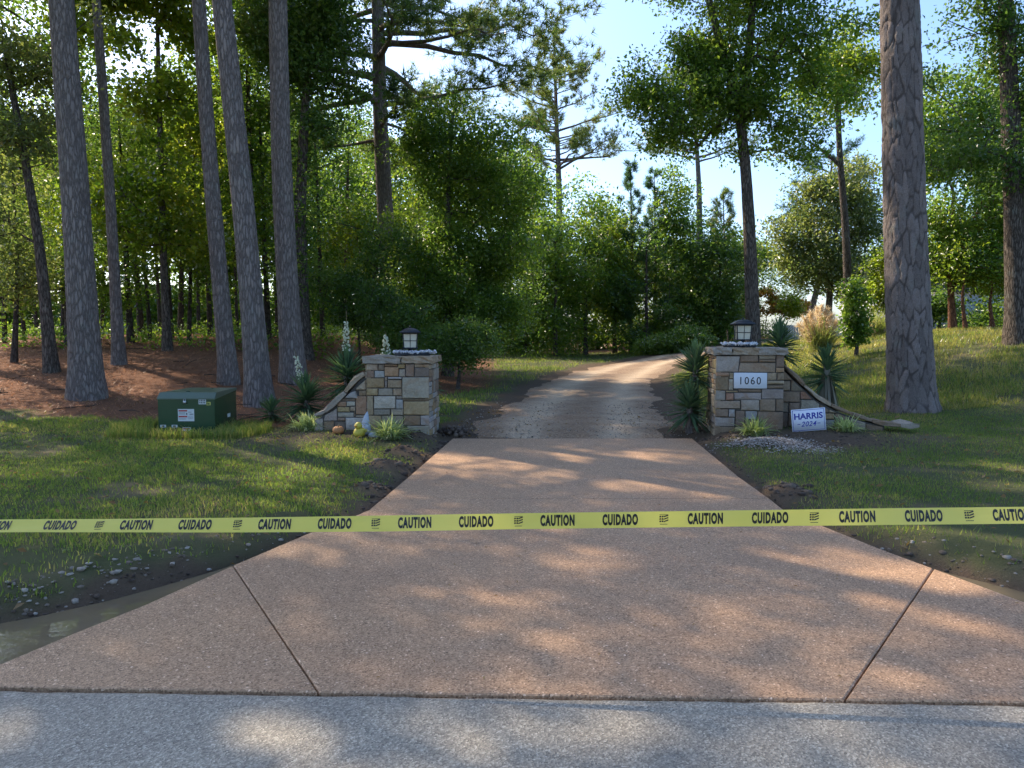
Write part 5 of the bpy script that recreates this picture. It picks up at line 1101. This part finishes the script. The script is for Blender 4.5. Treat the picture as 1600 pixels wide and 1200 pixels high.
mb = MB(); mb.lathe([(.0, .13), (.062, .14), (.055, .2), (.04, .26), (.022, .31), (.004, .345), (0, .347)], 16); V = mb.V[0]; V[:, 0] += .03 * ((V[:, 2] - .13) / .22) ** 2; mb.build('hat', M['gnome_grey'], p, True)
mb = MB(); mb.lathe([(0, .15), (.05, .14), (.045, .08), (.02, .03), (0, .02)], 12, (0, -.05, 0), 1, .6); mb.build('beard', simple('gnome_beard', (.55, .56, .58), .8, bmp=.3), p, True); MB().lathe([(0, .135), (.013, .142), (.016, .15), (.01, .162), (0, .165)], 8, (0, -.085, 0)).build('nose', M['gnome_grey'], p, True)
p = thing('grey_stone', at(583, 11.36, .02), 'pale rounded stone between the gnome and the striped grass', 'stone'); V0, T0 = ROCK[1]; obj('stone_body', nmesh('stone_body', V0 * np.array([.11, .08, .075]), tris=T0, smooth=True), M['gnome_grey'], p)
p = thing('soil_heap', (at(705, 12.4)[0], 12.4, at(705, 12.4)[2]), 'dark clump of dug soil right of the left pillar', 'soil'); g = np.random.default_rng(3); Vs, Ts, off = [], [], 0
for q in range(70):
    V0, T0 = ROCK[q % 5]; c = g.normal(size=3) * np.array([.13, .11, .0]); c[2] = .14 * math.exp(-(c[0] ** 2 + c[1] ** 2) / .03) * g.uniform(.3, 1); Vs.append(V0 * g.uniform(.02, .06) + c); Ts.append(T0 + off); off += len(V0)
obj('clods', nmesh('clods', np.concatenate(Vs), tris=np.concatenate(Ts)), M['clod'], p, kind='stuff')

# ================================================================== YUCCAS, STRIPED GRASSES, PAMPAS
M['yucca'] = leafmat('yucca_leaf', [(.055, .100, .055), (.082, .136, .073), (.109, .173, .092)], .15, gloss=.12, rough=.45); M['yucca_dead'] = leafmat('yucca_dead', [(.16, .14, .11), (.24, .21, .17), (.30, .27, .22)], .2)
M['liriope'] = leafmat('striped_leaf', [(.07, .11, .04), (.16, .20, .09), (.34, .36, .21), (.45, .46, .31)], .3); M['cream'] = leafmat('cream_bells', [(.45, .46, .33), (.58, .58, .44), (.66, .66, .55)], .35, tcol=(.5, .5, .4))
def sword(P0, dirs, L, wd_, curve, g):
    """stiff tapering leaves with a keel: 4 rings"""
    n = len(dirs); up = np.array([0, 0, 1.]); sd_ = unit(np.cross(dirs, up) + 1e-4); nr = np.cross(sd_, dirs); V = []
    for f, ww in ((0, .6), (.35, 1.0), (.7, .75), (1.0, .03)):
        c = P0 + dirs * (L * f)[:, None] - up * (curve * L * f ** 2)[:, None]; hw_ = (wd_ * ww * .5)
        V += [c - sd_ * hw_ + nr * hw_ * .5, c, c + sd_ * hw_ + nr * hw_ * .5]
    V = np.stack(V, 1).reshape(-1, 3); i = np.arange(n)[:, None] * 12
    Q = np.concatenate([i + np.array([[r * 3 + q, r * 3 + q + 1, r * 3 + q + 4, r * 3 + q + 3]]) for r in range(3) for q in range(2)], 1).reshape(-1, 4)
    return V, Q
def rosette(n, L, wd_, g, lo=-.3, hi=1.45, curve=.12, c=(0, 0, 0)):
    a = g.uniform(0, 6.28, n); e = g.uniform(lo, hi, n); d = np.stack([np.cos(a) * np.cos(e), np.sin(a) * np.cos(e), np.sin(e)], 1)
    return sword(np.array(c) + d * .03, d, L * g.uniform(.75, 1.1, n), wd_, curve * g.uniform(.2, 1.5, n), g)
def yleaves(n, L, wd_, g, c):
    a = g.uniform(0, 6.28, n); f = g.uniform(0, 1, n); e = 1.4 - 1.9 * f + g.normal(size=n) * .18; d = np.stack([np.cos(a) * np.cos(e), np.sin(a) * np.cos(e), np.sin(e)], 1)
    P0 = np.stack([0 * a, 0 * a, c + .06 - (.10 + .35 * min(c, .7)) * f], 1) + d * .03
    return sword(P0, d, L * (.8 + .2 * f) * g.uniform(.75, 1.15, n), wd_, .10 * g.uniform(.2, 1.6, n), g)
def yucca(label, px, y, cpy, Lpx, seed, stalk=None, trunk=False, n=130):
    g = np.random.default_rng(seed); x = (px - 800) / F * y; z = Tz(x, y); c = ony(px, cpy, y)[2] - z; L = Lpx / F * y
    t = thing('yucca', (x, y, z), label, 'yucca'); V, Q = rosette(n, L, .042, g, lo=-.75, c=(0, 0, c)); V, Q = yleaves(int(n * 1.5), L, .042, g, c); obj('leaves', nmesh('leaves', V, quads=Q), M['yucca'], t)
    if c > .12: MB().tube([(0, 0, -.05), (.01, 0, c * .5), (0, 0, c + .05)], [.06, .055, .045], 9).build('stem', M['pine_bark'], t, True)
    if trunk:
        m_ = 170; a = g.uniform(0, 6.28, m_); sp_ = g.uniform(.05, .28, m_); d = np.stack([np.cos(a) * sp_, np.sin(a) * sp_, -np.ones(m_)], 1); h = g.uniform(.0, .12, m_); V, Q = sword(np.stack([np.cos(a) * .04, np.sin(a) * .04, c - h], 1), unit(d), np.full(m_, c * .95) * g.uniform(.6, 1.05, m_), .03, .02 * np.ones(m_), g); obj('dead_skirt', nmesh('dead_skirt', V, quads=Q), M['yucca_dead'], t)
    if stalk:
        spx, top, b0, b1 = stalk; P1 = ony(spx, top, y) - np.array([x, y, z]); P0 = np.array([0, 0, c]); MB().tube([P0, (P0 + P1) / 2 + np.array([.01, 0, 0]), P1], [.013, .01, .004], 6).build('flower_stalk', M['stem'], t)
        za, zb = ony(spx, b1, y)[2] - z, ony(spx, b0, y)[2] - z; m_ = 75; f = g.uniform(0, 1, m_); zz = za + (zb - za) * f; r1 = .085 * (1 - .75 * f) * g.uniform(.3, 1, m_) + .01; a = g.uniform(0, 6.28, m_)
        ax = P1[0] * np.clip((zz - c) / (P1[2] - c), 0, 1); Vs, Qs, off = [], [], 0
        for q in range(m_):
            mb = MB().lathe([(.003, .0), (.011, -.007), (.014, -.020), (.015, -.028)], 6, (ax[q] + math.cos(a[q]) * r1[q], math.sin(a[q]) * r1[q], zz[q])); Vs.append(mb.V[0]); Qs.append(mb.Q[0] + off); off += len(mb.V[0])
        obj('flower_bells', nmesh('flower_bells', np.concatenate(Vs), quads=np.concatenate(Qs)), M['cream'], t)['kind'] = 'stuff'
yucca('large yucca left of the wing wall, with a low flower spike', 476, 12.9, 618, 46, 401, (460, 545, 555, 597))
yucca('tall yucca behind the wing wall, with the highest white flower spike', 541, 12.75, 580, 50, 402, (541, 485, 500, 548))
yucca('yucca hidden behind the left pillar, white flowers beside the lantern', 604, 13.1, 585, 44, 403, (602, 518, 522, 556))
yucca('yucca reaching out right behind the left pillar', 664, 13.15, 580, 36, 409, n=90)
yucca('small low yucca at the foot of the leaning pine', 422, 13.3, 645, 30, 404, n=80)
yucca('tall dark yucca left of the numbered pillar, upper one', 1087, 12.7, 570, 46, 405)
yucca('low dark yucca left of the numbered pillar, lower one', 1078, 12.35, 630, 42, 406)
yucca('yucca fanning out behind the numbered pillar', 1217, 13.2, 532, 42, 407)
yucca('yucca on a stem with a grey skirt of dead leaves behind the wing wall', 1292, 13.2, 572, 42, 408, trunk=True, n=110)
def striped(label, px, y, Lpx, seed, n=170):
    g = np.random.default_rng(seed); L = Lpx / F * y; t = thing('striped_grass', at(px, y), label, 'ornamental grass', 'striped grass clumps by the pillars'); a = g.uniform(0, 6.28, n); e = g.uniform(.5, 1.4, n); d = np.stack([np.cos(a) * np.cos(e), np.sin(a) * np.cos(e), np.sin(e)], 1)
    V, Q = sword(g.normal(size=(n, 3)) * np.array([.06, .05, .0]), d, 1.15 * L * g.uniform(.7, 1.15, n), .021, .45 * g.uniform(.5, 1.5, n), g); obj('blades', nmesh('blades', V, quads=Q), M['liriope'], t)
striped('striped grass clump at the low end of the left wing wall', 480, 11.9, 42, 411)
striped('large striped grass clump covering the base of the left pillar', 607, 11.22, 48, 412, 220)
striped('striped grass clump before the numbered pillar', 1182, 11.35, 42, 413)
striped('striped grass clump right of the campaign sign', 1326, 11.5, 34, 414, 130)
M['pampas_leaf'] = leafmat('pampas_leaf', [(.12, .15, .05), (.18, .19, .08), (.26, .24, .13)], .4); M['plume'] = leafmat('pampas_plume', [(.42, .34, .24), (.55, .46, .34), (.62, .54, .42)], .45, tcol=(.6, .55, .42))
def pampas(label, px, y, basepy, tops, seed):
    g = np.random.default_rng(seed); x = (px - 800) / F * y; z = Tz(x, y); t = thing('pampas_grass', (x, y, z), label, 'pampas grass'); n = 420; a = g.uniform(0, 6.28, n); e = g.uniform(.7, 1.45, n); d = np.stack([np.cos(a) * np.cos(e), np.sin(a) * np.cos(e), np.sin(e)], 1)
    V, Q = sword(g.normal(size=(n, 3)) * np.array([.18, .15, 0]), d, 1.55 * g.uniform(.6, 1.1, n), .02, .32 * g.uniform(.5, 1.5, n), g); obj('leaves', nmesh('leaves', V, quads=Q), M['pampas_leaf'], t)
    for tx, ty in tops:
        P1 = ony(tx, ty, y + g.uniform(-.4, .4)) - np.array([x, y, z]); P0 = np.array([P1[0] * .25, P1[1] * .3, .1]); pl = MB().tube([P0, (P0 + P1) / 2, P1], [.008, .007, .003], 5).build('plume', M['stem'], t)
        m_ = 520; f = g.uniform(0, 1, m_); ax = unit(P1 - P0); c = P1 - ax * (.85 * (1 - f))[:, None]; r1 = .17 * np.sin(np.pi * np.clip(f * .85 + .12, 0, 1)); dd = unit(ax * 1.0 + g.normal(size=(m_, 3)) * .55)
        V, Q = tuft_arrays(c + g.normal(size=(m_, 3)) * r1[:, None] * .5, dd, 1, .2, .02, g); obj('plume_hairs', nmesh('plume_hairs', V, tris=Q), M['plume'], pl)
pampas('tall pampas grass clump with pale plumes near the white fence', 1282, 27, 545, [(1255, 495), (1266, 486), (1276, 480), (1284, 476), (1292, 482), (1300, 490), (1308, 500), (1247, 505), (1288, 498)], 421)
pampas('smaller pampas grass clump left of the massive pine trunk', 1365, 28, 535, [(1353, 505), (1362, 500), (1372, 503), (1380, 508)], 422)

# ================================================================== FENCE, HOUSE BEHIND
M['fence_white'] = simple('weathered_white_fence', (.50, .48, .44), .8, var=.12, scale=12); M['fence_dark'] = simple('dark_fence_wood', (.11, .085, .065), .85, var=.3)
fy = 46; f0 = (1222 - 800) / F * fy; f1 = (1345 - 800) / F * fy; zb = Tz((f0 + f1) / 2, fy)
fn = thing('board_fence', (f0, fy, zb), 'pale board fence behind the pampas grass', 'fence')
k = int((f1 - f0) / .15); bd = MB().box((0, 0, .45), (.138, .03, 1.5)).mesh('board'); bd.materials.append(M['fence_white'])
for q in range(k): o = obj('board', bd, None, fn, (q * .15, 0, -.35 + .02 * math.sin(q * 2.3)))
MB().box(((f1 - f0) / 2, .04, .35), (f1 - f0, .05, .09)).build('rail', M['fence_white'], fn)
fy2 = 40; q0 = (1345 - 800) / F * fy2; q1 = (1400 - 800) / F * fy2; zb = Tz(q0, fy2)
fn = thing('rail_fence', (q0, fy2, zb), 'dark wooden rail fence left of the massive pine trunk', 'fence')
for q in range(3): MB().box((q * (q1 - q0) / 2, 0, .5), (.12, .12, 1.3)).build('post', M['fence_dark'], fn)
for z in (.35, .75, 1.05): MB().box(((q1 - q0) / 2, -.07, z), (q1 - q0, .04, .12)).build('rail', M['fence_dark'], fn)
M['siding'] = simple('house_siding', (.52, .53, .54), .7, var=.05); M['roofing'] = simple('roof_shingle', (.12, .115, .11), .9, var=.2); M['pane'] = simple('window_glass', (.10, .13, .16), .1); M['trim'] = simple('white_trim', (.72, .72, .72), .6)
hy = 52; hx = (1515 - 800) / F * hy; hz = Tz(hx, hy)
ho = thing('house', (hx, hy, hz), 'pale grey house glimpsed through the grove on the right', 'house')
MB().box((0, 4, 1.3), (11, 8, 3.6)).build('wall', M['siding'], ho)
V = [(-5.8, -.5, 3.1), (5.8, -.5, 3.1), (5.8, 8.5, 3.1), (-5.8, 8.5, 3.1), (-5.8, 4, 5.6), (5.8, 4, 5.6)]; MB().add(V, quads=[(0, 1, 5, 4), (2, 3, 4, 5), (3, 2, 1, 0)], tris=[(0, 4, 3), (1, 2, 5)]).build('roof', M['roofing'], ho)
for wx in (-3.2, -.9, 1.1, 3.4):
    wf = MB().box((wx, -.03, 1.6), (1.1, .08, 1.5)).build('window', M['trim'], ho)
    for sz in (-1, 1): MB().box((wx, -.08, 1.6 + sz * .34), (.92, .03, .6)).build('pane', M['pane'], wf)

# ================================================================== CAUTION TAPE
TD = lambda px: 3.88 + (px - 200) * (3.63 - 3.88) / 1123.0
pts = [(-500, 829), (-250, 825), (0, 821.5), (200, 821), (400, 820), (600, 818), (800, 814.5), (1000, 812), (1200, 809.5), (1400, 807), (1600, 805), (1850, 801), (2100, 796)]
hgt = {0: 15.5, 200: 18, 400: 20.5, 600: 23.5, 800: 25.5, 1000: 26, 1200: 26, 1400: 25.5, 1600: 25}
pxs = np.linspace(-500, 2100, 190); pys = np.interp(pxs, [p[0] for p in pts], [p[1] for p in pts])
def tape_c(px): 
    py = np.interp(px, [p[0] for p in pts], [p[1] for p in pts]); return ony(px, py, TD(px))
TC = np.array([tape_c(p) for p in pxs]); 
for _ in range(8): TC[1:-1] = TC[1:-1] * .5 + (TC[:-2] + TC[2:]) * .25
hp = np.interp(pxs, list(hgt), list(hgt.values())); eff = hp / F * TC[:, 1]; TW = .0785; ct = np.clip(eff / TW, .4, .999); ang = -np.arccos(ct)
for _ in range(10): ang[1:-1] = ang[1:-1] * .5 + (ang[:-2] + ang[2:]) * .25
TS = np.concatenate([[0], np.cumsum(np.linalg.norm(np.diff(TC, axis=0), axis=1))])
def tape_pt(s, v, lift=0.0):
    c = np.stack([np.interp(s, TS, TC[:, k]) for k in range(3)], -1); a = np.interp(s, TS, ang); vd = np.stack([0 * a, -np.sin(a), np.cos(a)], -1); nd = np.stack([0 * a, -np.cos(a), -np.sin(a)], -1)
    crin = .0055 * (fbm(np.asarray(s) * 5, np.asarray(v) * 22 + 9, 17, 3) - .45)
    return c + vd * np.asarray(v)[..., None] + nd * (np.asarray(lift) + crin)[..., None]
m, nt, ns, lk, b = mat('tape_film'); n1 = noise(nt, 3, 3, geo_pos(nt)); lk.new(mixc(nt, n1.outputs[0], (.86, .76, .10), (.92, .84, .20)), b.inputs['Base Color']); b.inputs['Roughness'].default_value = .32
tl = N(nt, 'ShaderNodeBsdfTranslucent'); tl.inputs[0].default_value = (.92, .84, .22, 1); mx = N(nt, 'ShaderNodeMixShader', i_0=.4); lk.new(b.outputs[0], mx.inputs[1]); lk.new(tl.outputs[0], mx.inputs[2]); lk.new(mx.outputs[0], ns['Material Output'].inputs[0]); M['tape'] = m
M['tape_ink'] = simple('tape_ink', (.012, .012, .012), .4)
ss = np.linspace(0, TS[-1], 500); vv = np.linspace(-TW / 2, TW / 2, 7); SS, VV = np.meshgrid(ss, vv); V = tape_pt(SS.ravel(), VV.ravel()); n = len(ss); i = (np.arange(6)[:, None] * n + np.arange(n - 1)[None]).ravel()
tape = tag(obj('caution_tape', nmesh('caution_tape', V, quads=np.stack([i, i + 1, i + n + 1, i + n], 1), smooth=True), M['tape']), 'yellow caution tape stretched across the driveway', 'tape')
def s_of(px): return float(np.interp(px, pxs, TS))
def on_tape(V2, t, s0, name, dv=0.0):
    P = tape_pt(V2[:, 0] + s0, V2[:, 1] + dv, np.full(len(V2), .0022)); return obj(name, nmesh(name, P, tris=t), M['tape_ink'], tape)
CU = [94, 305, 523, 744, 969, 1203, 1443, 1690]; CA = [-8, 213, 429, 648, 871, 1102, 1339, 1580, 1835]; LG = [155, 371, 587, 810, 1037, 1272, 1514, 1765]
per_px = [s_of(q) for q in CU]; 
for q in CU: on_tape(*fit(TX['CUIDADO'], .172, .056), s_of(q), 'lettering', .002)
for q in CA: on_tape(*fit(TX['CAUTION'], .168, .056), s_of(q), 'lettering', .002)
def strip(x0, z0, x1, z1, dx=0):
    return np.array([[x0, z0], [x1, z0], [x1 + dx, z1], [x0 + dx, z1]])
for q in LG:
    parts = [strip(-.020, .020, .020, .0225), strip(-.018, -.0265, .018, -.024)]
    for r0 in range(3): parts.append(np.array([[.0, -.016 + r0 * .012], [.022, -.008 + r0 * .012], [.022, -.002 + r0 * .012], [.0, -.010 + r0 * .012]]))
    for r0 in range(3):
        for c0_ in range(2): parts.append(strip(-.021 + c0_ * .011, -.015 + r0 * .0115, -.013 + c0_ * .011, -.007 + r0 * .0115, .001))
    V2 = np.concatenate(parts); i = np.arange(len(parts))[:, None] * 4; t = np.concatenate([i + np.array([[0, 1, 2]]), i + np.array([[0, 2, 3]])], 0); on_tape(V2, t, s_of(q), 'printed_emblem', .002)
M['stake'] = simple('stake_wood', (.33, .24, .15), .85, var=.25, scale=20)
for px, lab in ((-500, 'wooden stake holding the left end of the caution tape'), (2100, 'wooden stake holding the right end of the caution tape')):
    c = tape_c(px); z = Tz(c[0], c[1] + .04); st = MB().box((0, 0, .5), (.04, .04, 1.3)).build('wooden_stake', M['stake'], None, loc=(c[0], c[1] + .03, z - .15)); tag(st, lab, 'stake')
